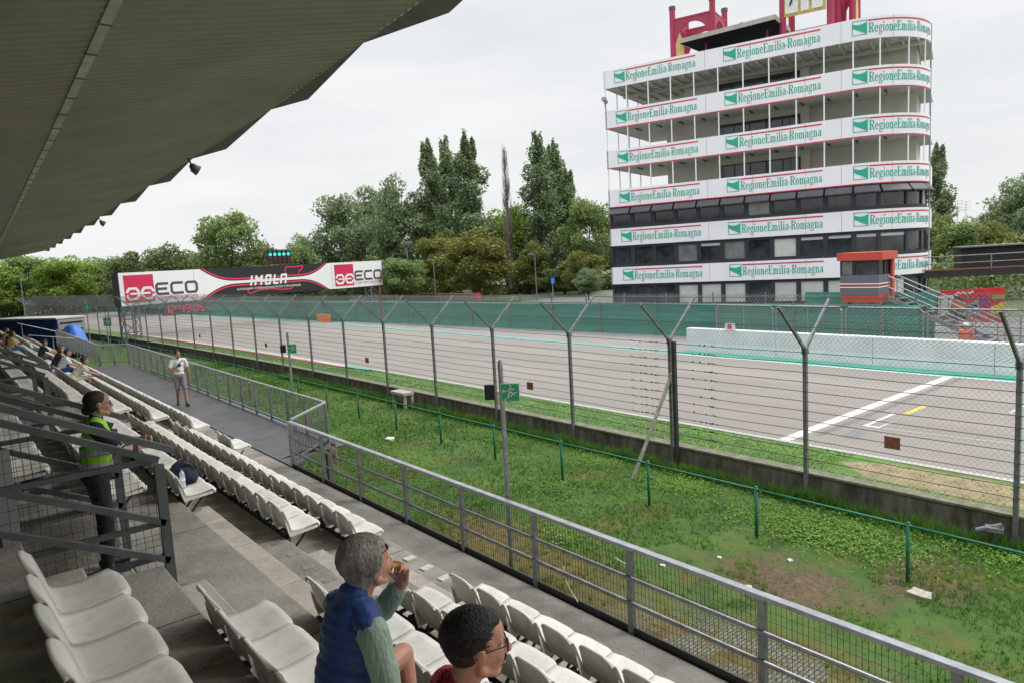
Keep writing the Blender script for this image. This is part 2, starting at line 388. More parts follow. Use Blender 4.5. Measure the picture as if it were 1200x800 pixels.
# ---------------------------------------------------------------- world, camera, sun
def setup():
    w = bpy.data.worlds.new('World'); scene.world = w; w.use_nodes = True
    nt = w.node_tree; N = nt.nodes; L = nt.links
    bg = N['Background']
    sky = N.new('ShaderNodeTexSky'); sky.sky_type = 'NISHITA'; sky.sun_disc = False
    sky.sun_elevation = math.radians(46); sky.sun_rotation = math.radians(118); sky.air_density = 1.5; sky.dust_density = 3
    tc = N.new('ShaderNodeTexCoord'); mp = N.new('ShaderNodeMapping'); mp.inputs['Scale'].default_value = (1,1,4.5)
    mp.inputs['Rotation'].default_value = (.18,.1,.5)
    L.new(tc.outputs['Generated'], mp.inputs['Vector'])
    nz = N.new('ShaderNodeTexNoise'); nz.inputs['Scale'].default_value = 2.2; nz.inputs['Detail'].default_value = 7; nz.inputs['Roughness'].default_value = .55
    L.new(mp.outputs[0], nz.inputs['Vector'])
    rp = N.new('ShaderNodeValToRGB'); e = rp.color_ramp.elements
    e[0].position = .34; e[0].color = (8.3,8.55,8.85,1); e[1].position = .66; e[1].color = (9.9,9.9,9.9,1)
    L.new(nz.outputs['Fac'], rp.inputs['Fac'])
    mx = N.new('ShaderNodeMix'); mx.data_type = 'RGBA'; mx.inputs['Factor'].default_value = .93
    L.new(sky.outputs[0], mx.inputs['A']); L.new(rp.outputs[0], mx.inputs['B'])
    sx = N.new('ShaderNodeSeparateXYZ'); L.new(tc.outputs['Generated'], sx.inputs[0])
    mr = N.new('ShaderNodeMapRange'); mr.interpolation_type = 'SMOOTHSTEP'
    mr.inputs['From Min'].default_value = .34; mr.inputs['From Max'].default_value = .90; mr.inputs['To Min'].default_value = 1.0; mr.inputs['To Max'].default_value = 3.6
    L.new(sx.outputs['Z'], mr.inputs['Value'])
    vm = N.new('ShaderNodeVectorMath'); vm.operation = 'SCALE'; L.new(mx.outputs['Result'], vm.inputs[0]); L.new(mr.outputs[0], vm.inputs['Scale'])
    L.new(vm.outputs[0], bg.inputs['Color']); bg.inputs['Strength'].default_value = .1
    ld = bpy.data.lights.new('sun', 'SUN'); ld.energy = 1.5; ld.angle = math.radians(22); ld.color = (1,.97,.92)
    lo = bpy.data.objects.new('sun', ld); COL.objects.link(lo)
    el, rot = math.radians(46), math.radians(118)
    d = Vector((math.sin(rot)*math.cos(el), math.cos(rot)*math.cos(el), math.sin(el)))
    lo.rotation_euler = (-d).to_track_quat('-Z', 'Y').to_euler(); lo.location = (0,0,40)
    F, yaw, pitch, roll = 824.7, .67983, -.1156, -.05636
    cy, sy, cp, sp = math.cos(yaw), math.sin(yaw), math.cos(pitch), math.sin(pitch)
    f = Vector((sy*cp, cy*cp, sp)); r0 = Vector((cy,-sy,0)); u0 = r0.cross(f)
    r = r0*math.cos(roll) + u0*math.sin(roll); u = -r0*math.sin(roll) + u0*math.cos(roll)
    cam = bpy.data.cameras.new('camera'); co = bpy.data.objects.new('camera', cam); COL.objects.link(co)
    cam.sensor_width = 36; cam.lens = F/1200*36; cam.clip_start = .05; cam.clip_end = 3000
    mw = Matrix((( r[0],u[0],-f[0],0),(r[1],u[1],-f[1],0),(r[2],u[2],-f[2],4.05),(0,0,0,1)))
    co.matrix_world = mw
    scene.camera = co
    scene.view_settings.view_transform = 'Standard'; scene.view_settings.look = 'None'
    scene.view_settings.exposure = 0; scene.view_settings.gamma = 1
    try: scene.cycles.transparent_max_bounces = 16
    except Exception: pass
setup()
# ================================================================ GROUND, TRACK
def cur(y):
    if y < 22: return 0.0
    if y < 105: return -.00085*(y-22)**2
    return -.00085*83**2 - .141*(y-105)
def smooth(a, b, x):
    t = max(0, min(1, (x-a)/(b-a))); return t*t*(3-2*t)
def gz(x, y):
    """far terrain: falls away behind the tower, flat elsewhere"""
    z = -1.29
    if x > 15: z = -.74
    z -= 3.2*smooth(44, 60, x)*smooth(62, 34, y)
    return z
YS = [-40,-20,-8,0,4,8,12,16,20,24,28,32,36,40,44,48,52,56,60,65,70,75,80,85,90,95,100,105,112,120,130,145,165,190]
def strip(name, fa, fb, z, m, ys=YS, kind='structure', sub=1, parent=None, dz=0):
    b = MB()
    for y0, y1 in zip(ys[:-1], ys[1:]):
        a0, a1, b0, b1 = fa(y0), fa(y1), fb(y0), fb(y1)
        b.face([(a0,y0,z),(b0,y0,z),(b1,y1,z),(a1,y1,z)])
    o = b.build(name, m, parent)
    if kind and parent is None: o['kind'] = kind
    return o
def base_ground():
    b = MB(); xs = [-400,-60,-20,4,17,30,44,48,52,56,60,64,82,100,140,220,400,900]; ys = [-400,-100,-20,10,30,34,38,42,46,50,54,58,62,68,100,160,300,600,1200]
    for x0, x1 in zip(xs[:-1], xs[1:]):
        for y0, y1 in zip(ys[:-1], ys[1:]):
            def Z(x, y): return (-1.36 if x <= 17 else -.86) - 3.2*smooth(44,60,x)*smooth(62,34,y)
            b.face([(x0,y0,Z(x0,y0)),(x1,y0,Z(x1,y0)),(x1,y1,Z(x1,y1)),(x0,y1,Z(x0,y1))])
    o = b.build('ground', M['farground'], smooth=True, clean=True); o['kind'] = 'structure'
base_ground()
WX = 13.57      # face of the trackside wall
strip('grass', lambda y: 4.9, lambda y: WX+.15+cur(y), -1.25, M['ground'])
strip('grass_verge', lambda y: WX+.3+cur(y), lambda y: 15.62+cur(y), -.712, M['verge'])
b = MB()
for y0, y1 in zip(YS[:-1], YS[1:]):
    pass
strip('track', lambda y: 15.5+cur(y), lambda y: 26.9+cur(y)*.75, -.704, M['asphalt'])
strip('runoff_area', lambda y: 26.9+cur(y)*.75, lambda y: (27.5 if y < 20.6 else 32.2-.08*(y-20) if y < 60 else 29.0+cur(y)*.62+.62), -.708, M['runoff'])
strip('track_edge_line', lambda y: 15.52+cur(y), lambda y: 15.66+cur(y), -.699, M['markf'])
strip('teal_edge_paint', lambda y: 26.3, lambda y: 27.25, -.698, M['teal'], ys=[-20,0,8,14,20.6])
strip('white_edge_line', lambda y: 26.15, lambda y: 26.29, -.698, M['mark'], ys=[-20,0,8,14,20.6])
strip('faded_teal_paint', lambda y: 26.05+.02*(y-20)+cur(y)*.8, lambda y: 27.0+.02*(y-20)+cur(y)*.75, -.6975, M['tealf'], ys=[20.6,26,32,38,44,50,56,62,70,80,90,105])
def flat(name, poly, z, m):
    b = MB(); b.face([(x,y,z) for x,y in poly]); o = b.build(name, m); o['kind'] = 'structure'; return o
flat('start_line', [(15.67,8.84),(26.14,8.84),(26.14,9.12),(15.67,9.12)], -.698, M['mark'])
flat('worn_start_line', [(16.5,8.50),(26.1,8.50),(26.1,8.66),(16.5,8.66)], -.6985, mat('worn_patch',(.15,.138,.13),.9))
for pl, mm in (([(18.1,8.10),(19.9,8.10),(19.9,8.19),(18.1,8.19)],'mark'),([(18.1,7.78),(18.2,7.78),(18.2,8.10),(18.1,8.10)],'mark'),([(18.2,7.78),(18.9,7.78),(18.9,7.85),(18.2,7.85)],'markf'),
    ([(18.12,7.7),(18.17,7.7),(18.45,4.7),(18.40,4.7)],'markf'),([(19.85,8.0),(19.9,8.0),(20.1,3.6),(20.05,3.6)],'markf'),([(21.6,5.9),(23.2,5.9),(23.2,5.98),(21.6,5.98)],'markf')):
    flat('grid_slot_line', pl, -.698, M[mm])
flat('yellow_grid_mark', [(20.0,7.82),(21.25,7.82),(21.25,7.97),(20.0,7.97)], -.6975, M['yellow'])
for x0,y0 in ((16.7,7.7),(22.9,5.2),(19.2,3.2)):
    flat('road_patch', [(x0,y0),(x0+.9,y0+.1),(x0+.9,y0+.5),(x0,y0+.4)], -.6995, mat('asphalt_patch%d'%int(x0), (.17,.165,.165), .9))
b = MB(); xs = [27.72,36,44,48,52,56,60,64,78]; ys_ = [-30,-10,10,20,30,34,38,42,46,50,54,58,62]
def pz_(x,y): return -.80-3.2*smooth(44,60,x)*smooth(62,34,y)
for x0, x1 in zip(xs[:-1], xs[1:]):
    for y0, y1 in zip(ys_[:-1], ys_[1:]): b.face([(x0,y0,pz_(x0,y0)),(x1,y0,pz_(x1,y0)),(x1,y1,pz_(x1,y1)),(x0,y1,pz_(x0,y1))])
b.build('paddock', M['paddock'], smooth=True, clean=True)['kind'] = 'structure'
# kerb red / white / green alongside the verge
for (f0, f1, mm) in ((14.95,15.15,'redk'),(15.15,15.35,'mark'),(15.35,15.52,'tealf')):
    strip('kerb', lambda y: f0+cur(y), lambda y: f1+cur(y), -.67, M[mm], ys=[31.8,36,40,44,48,52,56,60,66,72])
strip('kerb', lambda y: 15.0+cur(y)+ (31.8-y)*.12, lambda y: 15.5+cur(y), -.668, M['teal'], ys=[29.6,30.6,31.8])
flat('bare_patch', [(14.0,3.2),(15.2,3.0),(15.35,4.6),(15.3,6.4),(14.8,7.2),(14.1,6.3)], -.7095, M['bare'])

# ================================================================ TRACKSIDE RETAINING WALL
b = MB()
ys = [y for y in YS if y >= -8 and y < 145]
for y0, y1 in zip(ys[:-1], ys[1:]):
    def P(x, y, z): return (x+cur(y), y, z)
    x0, x1 = WX, WX+.28
    b.mat(0).face([P(x0,y1,-1.3),P(x0,y0,-1.3),P(x0,y0,-.72),P(x0,y1,-.72)])
    b.mat(1).face([P(x0-.02,y0,-.72),P(x1,y0,-.72),P(x1,y0,-.675),P(x0-.02,y0,-.675)])
    b.face([P(x0-.02,y1,-.72),P(x0-.02,y0,-.72),P(x0-.02,y0,-.675),P(x0-.02,y1,-.675)])
    b.face([P(x0-.02,y0,-.675),P(x1,y0,-.675),P(x1,y1,-.675),P(x0-.02,y1,-.675)])
    b.face([P(x1,y0,-.72),P(x1,y1,-.72),P(x1,y1,-.675),P(x1,y0,-.675)])
w = b.build('retaining_wall', [M['wall'], M['wallcap']])
tag(w, 'low mossy concrete retaining wall under the tall trackside fence', 'wall')

# ================================================================ TALL TRACKSIDE FENCE
fence = thing('trackside_fence', (WX-.05, 3.6, -1.25), 'tall grey debris fence of Y-topped posts, wire mesh and cables beside the track', 'fence')
py = [3.6-3.55*1, 3.6, 7.27, 10.69, 14.17]
while py[-1] < 100: py.append(py[-1]+3.52)
def post(y, extra=False):
    x = WX-.06+cur(y); m = MB()
    m.beam((x,y,-1.3),(x,y,1.95),.075,.075,up=(0,1,0))
    m.beam((x,y,1.9),(x-1.0,y,2.86),.06,.05,up=(0,1,0))
    m.beam((x,y,1.9),(x+1.0,y,2.84),.06,.05,up=(0,1,0))
    m.box((x,y,1.88),(.11,.10,.12))
    for k in range(12): m.box((x-.045,y,-.35+k*.2),(.02,.03,.05))
    m.build('fence_post', M['galvd'], fence)
for y in py: post(y)
# rusty far post and the doubled, braced post
x = WX-.12
m = MB(); m.beam((x,10.52,-1.3),(x,10.52,1.9),.09,.08,up=(0,1,0)); m.build('fence_post', M['dark'], fence)
m = MB(); m.tube((12.3,10.95,-1.3),(x-.02,10.62,1.05),.045,.045,8); m.box((x-.04,10.6,1.05),(.1,.08,.16)); m.build('brace', mat('lichened_steel',(.36,.37,.33),.6,.2,var=.2,scale=8,dirt=.6,dscale=5,dcol=(.32,.30,.12)), fence)
y = py[6] if len(py) > 6 else 20
m = MB(); xr = WX+cur(24.7)-.08; m.tube((xr,24.75,1.5),(xr,24.75,3.3),.03,.03,8); m.build('fence_post', M['rust'], fence)
# cables
for k in range(12):
    z = -.35+k*.2; cb = MB()
    for a, c in zip(py[:-1], py[1:]):
        mid = (a+c)/2; x0, x1, xm = WX-.1+cur(a), WX-.1+cur(c), WX-.1+cur(mid)
        s = .025*random.random()
        cb.tube((x0,a,z),(xm,mid,z-s),.0072,.0072,5,False); cb.tube((xm,mid,z-s),(x1,c,z),.0072,.0072,5,False)
    cb.build('cable', M['cable'], fence, clean=True)
for zc, off in ((2.84,-1.0),(2.84,1.0),(2.4,-.52),(2.4,.52)):
    cb = MB()
    for a, c in zip(py[:-1], py[1:]):
        cb.tube((WX-.06+off+cur(a),a,zc+.02),(WX-.06+off+cur(c),c,zc+.02),.007,.007,5,False)
    cb.build('cable', M['cable'], fence, clean=True)
# cable clamps bunched by the braced post
cl = MB()
for k in range(12):
    z = -.35+k*.2
    for y in (9.5,9.56,9.66,9.8,10.0,11.05,11.12,11.24,11.4,11.46,11.58):
        if random.random() < .8: cl.box((WX-.1,y,z+random.uniform(-.01,.01)),(.022,.032,.03))
    for y in (9.35,11.75): cl.tube((WX-.1,y,z-.02),(WX-.1,y+.16,z+.02),.008,.008,5)
cl.build('cable_clamp', M['cable'], fence)['kind'] = 'stuff'
# chain link, real wires (diagonals)
def chain(p, q, h0, h1, pitch, r, mb):
    """diamond mesh in the plane spanned along p->q, from height-vector h0 to h1 (both are offsets)"""
    p = Vector(p); q = Vector(q); d = q-p; L = d.length; d.normalize()
    h0 = Vector(h0); hv = Vector(h1)-h0; H = hv.length; hv.normalize(); nn = d.cross(hv)*r
    n = int((L+H)/pitch)
    for k in range(n):
        t = k*pitch
        a0, b0, a1, b1 = t-H, 0, t, H
        if a0 < 0: b0 = -a0; a0 = 0
        if a1 > L: b1 = H-(a1-L); a1 = L
        if b1 <= b0: continue
        for flip in (0,1):
            A0, A1 = (L-a0, L-a1) if flip else (a0, a1)
            s = p+h0+d*A0+hv*b0; e = p+h0+d*A1+hv*b1
            dd = (e-s).normalized(); w = dd.cross(d.cross(hv)).normalized()*r
            o = nn*(.6 if flip else -.6)
            base = len(mb.v)
            mb.v += [tuple(s+w+o),tuple(s-w*.5+nn+o),tuple(s-w*.5-nn+o),tuple(e+w+o),tuple(e-w*.5+nn+o),tuple(e-w*.5-nn+o)]
            for f in ((0,1,4,3),(1,2,5,4),(2,0,3,5)): mb.f.append(tuple(base+i for i in f)); mb.mi.append(mb.cur)
mesh1 = MB()
for a, c in zip(py[:-1], py[1:]):
    pitch = .10 if a < 30 else .17 if a < 60 else .3
    r = .0022 if a < 30 else .0034 if a < 60 else .0055
    xa, xc = WX-.02+cur(a), WX-.02+cur(c)
    chain((xa,a,-.62),(xc,c,-.62),(0,0,0),(0,0,2.52),pitch,r,mesh1)
    chain((xa,a,1.9),(xc,c,1.9),(0,0,0),(-1.0,0,.96),pitch,r,mesh1)
    chain((xa,a,1.9),(xc,c,1.9),(0,0,0),(1.0,0,.94),pitch,r,mesh1)
mesh1.build('wire_mesh', M['wire'], fence)
# little brown plates hung on the fence
for i, (y, h) in enumerate(((5.55,.23),(15.9,.22),(26.2,.22),(37.2,.22),(48,.22))):
    m = MB(); m.box((WX-.12+cur(y),y,.27),(.012,.28,h)); m.box((WX-.105+cur(y),y,.27+h/2-.03),(.02,.04,.03))
    o = m.build('fence_plate', M['rust'])
    tag(o, ['square brown plate on the fence nearest the grid markings','square brown plate on the fence right of the near green exit sign','small brown plate on the fence above the end of the kerb','small brown plate on the fence over the red and white kerb','tiny far brown plate on the fence beside the gantry leg'][i], 'plate', 'small brown plates hung on the trackside fence')

# ================================================================ LOW GREEN PIPE FENCE
gf = thing('pipe_fence', (11.1,1.6,-1.25), 'low green tubular fence running through the grass', 'fence')
gy = [1.75,4.34,6.93,9.44,12.1]
while gy[-1] < 62: gy.append(gy[-1]+2.62)
def gx(y): return 11.1+cur(y)*.8
for y in gy:
    m = MB(); m.tube((gx(y),y,-1.3),(gx(y),y,-.29),.03,.03,8); m.ell((gx(y),y,-.285),(.034,.034,.02),8,4); m.build('fence_post', M['green'], gf, smooth=True)
for a, c in zip(gy[:-1], gy[1:]):
    m = MB(); m.tube((gx(a),a,-.33),(gx(c),c,-.33+random.uniform(-.01,.01)),.021,.021,8); m.tube((gx(c),c-.05,-.33),(gx(c),c+.05,-.33),.027,.027,8); m.build('top_rail', M['green'], gf, smooth=True)

# ================================================================ GRANDSTAND TERRACE
stand = thing('grandstand_terrace', (5.2,0,0), 'stepped grey concrete grandstand terrace under the roof', 'grandstand')
EDG = [5.22,4.42,3.62,2.82,2.02,1.15,.27,-.6,-1.5,-2.4,-3.3,-4.2,-5.1]
THT = [0,.325,.65,.985,1.35,1.80,2.25,2.7,3.15,3.6,4.05,4.5,4.95]
def edge(k): return EDG[k]
def th(k): return THT[k]
NT = 11
VOM = [(6.0,7.8),(13.4,15.3)]
def runs(k, y0=-3, y1=66):
    if k < 5: return [(y0,y1)]
    out = []; a = y0
    for v0, v1 in VOM: out.append((a,v0)); a = v1
    out.append((a,y1)); return out
b = MB()
b.bx(4.42,5.34,-3,14.2,-1.3,0.0)
b.bx(4.42,5.34,14.2,66,-1.3,-.003)
for k in range(1, NT):
    x1 = edge(k); x0 = edge(k+1) - (.0 if k < NT-1 else 3)
    for (a, c) in runs(k): b.bx(x0, x1, a, c, -1.3, th(k))
for v0, v1 in VOM:
    b.bx(-6, edge(5), v0+.002, v1-.002, -1.3, 1.346)
terr = b.build('terrace_slab', M['concrete'], stand, bevel=.018)
def hs(k, y0, y1, w=.34):   # half step on floor of tier k against riser of tier k+1
    x = edge(k+1); b = MB(); b.bx(x, x+w, y0, y1, th(k), th(k)+.165); b.build('half_step', M['step'], stand, bevel=.015)
AIS = [(5.75,7.8),(16.3,18.2),(28.6,29.6),(45,46.4)]
for i, (a, c) in enumerate(AIS):
    for k in range(0, 8):
        if i == 0:
            if k == 3:
                for q0, q1 in ((5.0,6.3),(6.31,7.6),(7.61,9.3)): b = MB(); b.bx(edge(4),edge(4)+.36,q0,q1,.985,.985+.17); b.build('half_step', M['step'], stand, bevel=.015)
            elif k == 2: hs(k,4.9,7.65)
            elif k == 1: hs(k,4.9,7.65)
            elif k == 4: hs(k,4.9,6.15)
            elif k >= 5: hs(k,4.7,5.98)
        else: hs(k, a+.1, c-.1)
m = MB()
for k in range(1, 8):
    for y in (-1.2,1.8,4.9,7.95,11.0,14.0,17.0,20.0,23.0):
        if k >= 5 and any(v0-.1 < y < v1+.1 for v0, v1 in VOM): continue
        m.bx(edge(k+1)+.01,edge(k)-.02,y,y+.012,th(k)-.002,th(k)+.0015)
m.build('joint_line', M['dark'], stand)['kind'] = 'stuff'
# pale anchor plates by the tier edges
b = MB()
for k in range(1, 8):
    y = .6
    while y < 30:
        x = edge(k)-.13
        ok = not (k == 1 and 6.3 < y < 8.2) and not (k >= 4 and 5.0 < y < 8.6) and not (k >= 5 and any(v0-.3 < y < v1+.3 for v0, v1 in VOM))
        if ok: b.box((x+random.uniform(-.01,.01), y, th(k)+.001), (.13,.10,.006), random.uniform(-.05,.05))
        y += .45
o = b.build('anchor_plate', M['plate'], stand); o['kind'] = 'stuff'
for y in (6.5,6.9,7.3):
    b = MB(); b.box((edge(1)-.12,y+.35,.332),(.15,.11,.014),.1); b.build('anchor_plate', mat('pale_plate%d'%int(y*10),(.62,.61,.57),.7,dirt=.3,dscale=20), stand)

# ---------------------------------------------------------------- SEATS
def seat_mesh():
    prof = [(.415,-.045),(.418,-.02),(.405,-.002),(.36,.006),(.28,-.008),(.18,-.022),(.09,-.020),(.035,.005),(.005,.06),(-.018,.14),(-.036,.22),(-.052,.285),(-.066,.315),(-.085,.322)]
    n = len(prof); NU = 13; W = .218
    b = MB(); t = .012
    for side in (0,1):
        for i, (x, z) in enumerate(prof):
            a = prof[max(0,i-1)]; c = prof[min(n-1,i+1)]
            dx, dz = c[0]-a[0], c[1]-a[1]; L = math.hypot(dx,dz) or 1; nx, nz = dz/L, -dx/L
            for j in range(NU):
                u = (j/(NU-1))*2-1
                bk = smooth(.0,.30,z) if i > 6 else 0
                w = W
                if i >= n-5: w = W*(1-.022*(i-(n-6))**1.35)
                if i <= 2: w = W*(.90,.95,.985)[i]
                yy = u*w
                dish = (1-abs(u)**2.5)
                xx, zz = x, z
                if 2 < i < 8: zz -= .014*dish
                if i >= 8: xx += -.012*dish + .022*(abs(u)**4)
                if i <= 2: zz -= .012*abs(u)**6
                if i >= n-4: zz -= (.02,.04,.065,.08)[i-(n-4)]*abs(u)**4
                if i <= 2: xx -= .035*abs(u)**6
                if 1 < i < 7: zz += .010*abs(u)**8
                s = (t/2)*(1 if side == 0 else -1)
                b.v.append((xx+nx*s, yy, zz+nz*s))
    def id(s,i,j): return s*n*NU+i*NU+j
    for i in range(n-1):
        for j in range(NU-1):
            b.f.append((id(0,i,j),id(0,i,j+1),id(0,i+1,j+1),id(0,i+1,j))); b.mi.append(0)
            b.f.append((id(1,i,j),id(1,i+1,j),id(1,i+1,j+1),id(1,i,j+1))); b.mi.append(0)
    for i in range(n-1):
        for j, fl in ((0,0),(NU-1,1)):
            q = (id(0,i,j),id(0,i+1,j),id(1,i+1,j),id(1,i,j)); b.f.append(q if not fl else q[::-1]); b.mi.append(0)
    for j in range(NU-1):
        b.f.append((id(0,0,j+1),id(0,0,j),id(1,0,j),id(1,0,j+1))); b.mi.append(0)
        b.f.append((id(0,n-1,j),id(0,n-1,j+1),id(1,n-1,j+1),id(1,n-1,j))); b.mi.append(0)
    # side skirts (the moulded wings that close the seat against the back)
    for sgn in (-1,1):
        y = sgn*.211
        pts = [(.36,-.05),(.37,-.012),(.20,-.024),(.06,-.0),(.012,.07),(-.016,.13),(-.026,.15),(-.02,.09),(.0,-.01),(.02,-.075)]
        a = [(px, y, pz) for px, pz in pts]; c = [(px, y-sgn*.006, pz) for px, pz in pts]
        b.face(a if sgn > 0 else a[::-1]); b.face(c[::-1] if sgn > 0 else c)
    me = bpy.data.meshes.new('stadium_seat'); me.from_pydata(b.v, [], b.f); me.validate(); me.update()
    bm = bmesh.new(); bm.from_mesh(me); bmesh.ops.recalc_face_normals(bm, faces=bm.faces); bm.to_mesh(me); bm.free()
    me.materials.append(M['seat'])
    for p in me.polygons: p.use_smooth = True
    return me
def bracket_mesh():
    b = MB()
    for y in (-.12,.12):
        b.beam((.30,y,-.055),(.02,y,-.09),.022,.03); b.beam((.02,y,-.09),(-.10,y,-.34),.02,.03)
        b.beam((.28,y,-.06),(.03,y,-.33),.018,.022)
    b.beam((.2,-.2,-.05),(.2,.2,-.05),.03,.025); b.beam((.01,-.2,-.09),(.01,.2,-.09),.03,.03)
    me = bpy.data.meshes.new('bracket'); me.from_pydata(b.v, [], b.f); me.update(); me.materials.append(M['dark']); return me
SEAT = seat_mesh(); BRK = bracket_mesh()
PITCH = .45
def ordinal(n):
    ones = ['zeroth','first','second','third','fourth','fifth','sixth','seventh','eighth','ninth','tenth','eleventh','twelfth','thirteenth','fourteenth','fifteenth','sixteenth','seventeenth','eighteenth','nineteenth']
    tens = {20:'twent',30:'thirt',40:'fort',50:'fift'}
    if n < 20: return ones[n]
    t = n//10*10; r = n % 10
    return tens[t]+'ieth' if r == 0 else tens[t]+'y-'+ones[r]
ROWN = ['lowest row','second row up','third row up','fourth row up','fifth row up','sixth row up','seventh row up']
BLN = ['near block','block beyond the first aisle','block beyond the second aisle','block beyond the third aisle']
BLS = ['near block','block past first aisle','block past second aisle','block past third aisle']
BLOCKS = [ # (block, row k, y nearest, y farthest)
    (0,1,1.0,5.65),(0,2,.6,5.45),(0,3,.6,5.2),(0,4,.9,4.8),(0,5,2.2,5.0),
    (1,0,15.0,15.95),(1,1,7.75,16.1),(1,2,7.8,16.3),(1,3,9.05,16.2),(1,4,8.5,13.2),(1,5,8.3,12.9),
    (2,0,17.95,35.3),(2,1,18.35,28.6),(2,2,18.3,28.4),(2,3,18.5,28.4),(2,4,18.4,28.4),
    (3,0,35.9,38.6),(3,1,29.4,39),(3,2,29.4,36.6),(3,3,29.4,34.6)]
seatpos = {}
cnt = 0
for bl, k, ya, yb in BLOCKS:
    n = int(round((yb-ya)/PITCH)); pos = []
    xe = edge(k+1); zt = th(k)
    for i in range(n):
        y = (yb-PITCH/2-i*PITCH) if bl == 0 else (ya+PITCH/2+i*PITCH)
        o = bpy.data.objects.new('stadium_seat', SEAT); COL.objects.link(o)
        o.location = (xe+.01+random.uniform(-.004,.004), y, zt+.43); o.rotation_euler = (random.uniform(-.006,.006), random.uniform(-.01,.01), random.uniform(-.015,.015))
        if bl == 0: lab = 'cream seat, %s from the aisle end, %s of the near block' % (ordinal(i+1), ROWN[k])
        else: lab = 'cream seat, %s from near end, %s, %s' % (ordinal(i+1), ROWN[k], BLS[bl])
        tag(o, lab, 'seat', 'cream plastic seats in rows on the grandstand')
        if bl < 2 and y < 17:
            q = bpy.data.objects.new('bracket', BRK); COL.objects.link(q); q.parent = o
        pos.append(y); cnt += 1
    seatpos[(bl,k)] = pos
    # carrier rail under the row
    y0, y1 = min(pos)-PITCH/2, max(pos)+PITCH/2
    rt = thing('seat_rail', (xe,y0,zt+.325), 'pale steel rail under the seats, %s, %s' % (ROWN[k], BLS[bl]), 'rail', 'steel carrier rails under the seat rows')
    m = MB(); m.beam((xe+.035,y0,zt+.29),(xe+.035,y1,zt+.29),.012,.06); m.build('beam', M['galvw'], rt)
    yy = y0+.1
    while yy < y1: m = MB(); m.bx(xe+.002,xe+.06,yy,yy+.03,zt+.2,zt+.41); m.build('stay', M['dark'], rt); yy += .9 if y0 < 20 else 1.8
print('seats', cnt)
# seats too far and small to tell apart
far = MB(); prof = [(.41,-.04),(.41,0),(.2,-.02),(.05,0),(0,.1),(-.05,.29),(-.08,.32)]
for k, ya, yb in ((0,39.2,60),(1,39.2,62),(2,36.8,62),(3,34.8,62),(4,28.8,62),(5,15.6,62),(6,8.3,62),(5,.5,2.0)):
    y = ya
    while y < yb:
        if not any(abs(y-q) < .9 for q in (29,45.5)):
            for (xa, za), (xb, zb) in zip(prof[:-1], prof[1:]):
                X, Z = edge(k+1)+.01, th(k)+.43
                far.face([(X+xa,y-.215,Z+za),(X+xa,y+.215,Z+za),(X+xb,y+.215,Z+zb),(X+xb,y-.215,Z+zb)])
        y += PITCH
o = far.build('far_seats', M['seat'])
tag(o, 'distant rows of cream plastic seats at the far end of the grandstand', 'seats', kind='stuff')

# ================================================================ HANDRAILS
def rail_run(root, pts, posts_every, h=.96, kind='near', zb=0.0):
    """pts: list of (x,y); posts become parts, top rail one part per straight"""
    for (a, c) in zip(pts[:-1], pts[1:]):
        A = Vector((a[0],a[1],0)); Cc = Vector((c[0],c[1],0)); L = (Cc-A).length; d = (Cc-A).normalized()
        m = MB(); m.beam(A+Vector((0,0,h)), Cc+Vector((0,0,h)), .085 if kind == 'near' else .06, .045); m.build('top_rail', M['galvw'], root, bevel=.006)
        n = max(1, int(round(L/posts_every)))
        for i in range(n+1):
            p = A+d*(L*i/n)
            if kind == 'near' and i in (0,): pass
            m = MB(); m.beam(p+Vector((0,0,zb-.18)), p+Vector((0,0,h-.02)), .055, .07, up=tuple(d)); m.build('post', M['galv'], root)
        if kind == 'near':
            m = MB()
            for z in (.35,.63): m.tube(A+Vector((-.03,0,z)), Cc+Vector((-.03,0,z)), .022,.022,8)
            m.build('mid_rail', M['galv'], root, smooth=True)
            m = MB(); m.beam(A+Vector((0,0,.0)), Cc+Vector((0,0,.0)), .02, .15); m.build('kick_plate', M['dark'], root)
        else:
            m = MB(); m.beam(A+Vector((0,0,zb+.1)), Cc+Vector((0,0,zb+.1)), .045,.04); m.build('bottom_rail', M['galv'], root)
            m = MB(); nb = int(L/.12)
            for i in range(1, nb): p = A+d*(L*i/nb); m.beam(p+Vector((0,0,zb+.1)), p+Vector((0,0,h-.02)), .012,.012, up=tuple(d))
            m.build('baluster', M['galv'], root)['kind'] = 'stuff'
nr = thing('handrail', (5.42,2,0), 'long grey steel handrail with wire mesh between the seats and the grass', 'railing')
rail_run(nr, [(5.37,.2),(5.38,14.2)], 1.64, kind='near')
m = MB()
y = .25
while y < 14.1: m.beam((5.41,y,.04),(5.41,y,.94),.0032,.0032); y += .05
for i in range(10): m.beam((5.413,.2,.09+i*.09),(5.413,14.2,.09+i*.09),.0024,.0024)
m.build('wire_mesh', M['dwire'], nr)
m = MB(); m.beam((5.44,.2,-.16),(5.44,14.2,-.16),.008,.2); m.build('edge_plate', M['galvd'], nr)
wr = thing('walkway_railing', (6.9,20,0), 'grey balustrade with thin upright bars along the dark walkway', 'railing')
rail_run(wr, [(5.47,14.35),(6.80,15.55),(7.05,39.05)], 1.25, kind='far')
rail_run(wr, [(7.05,39.05),(5.98,40.4)], .8, kind='far')
lr = thing('lower_railing', (6.1,45,0), 'far grey barred railing in front of the blue container', 'railing')
rail_run(lr, [(5.98,40.6),(6.2,58)], 1.3, kind='far')
tr = thing('terrace_railing', (4.2,50,0), 'distant thin handrail crossing in front of the blue container', 'railing')
m = MB(); m.tube((3.7,47,1.4),(5.9,47,.95),.025,.025,6); m.tube((3.6,52,1.9),(5.5,52,1.2),.025,.025,6); m.build('top_rail', M['galv'], tr)
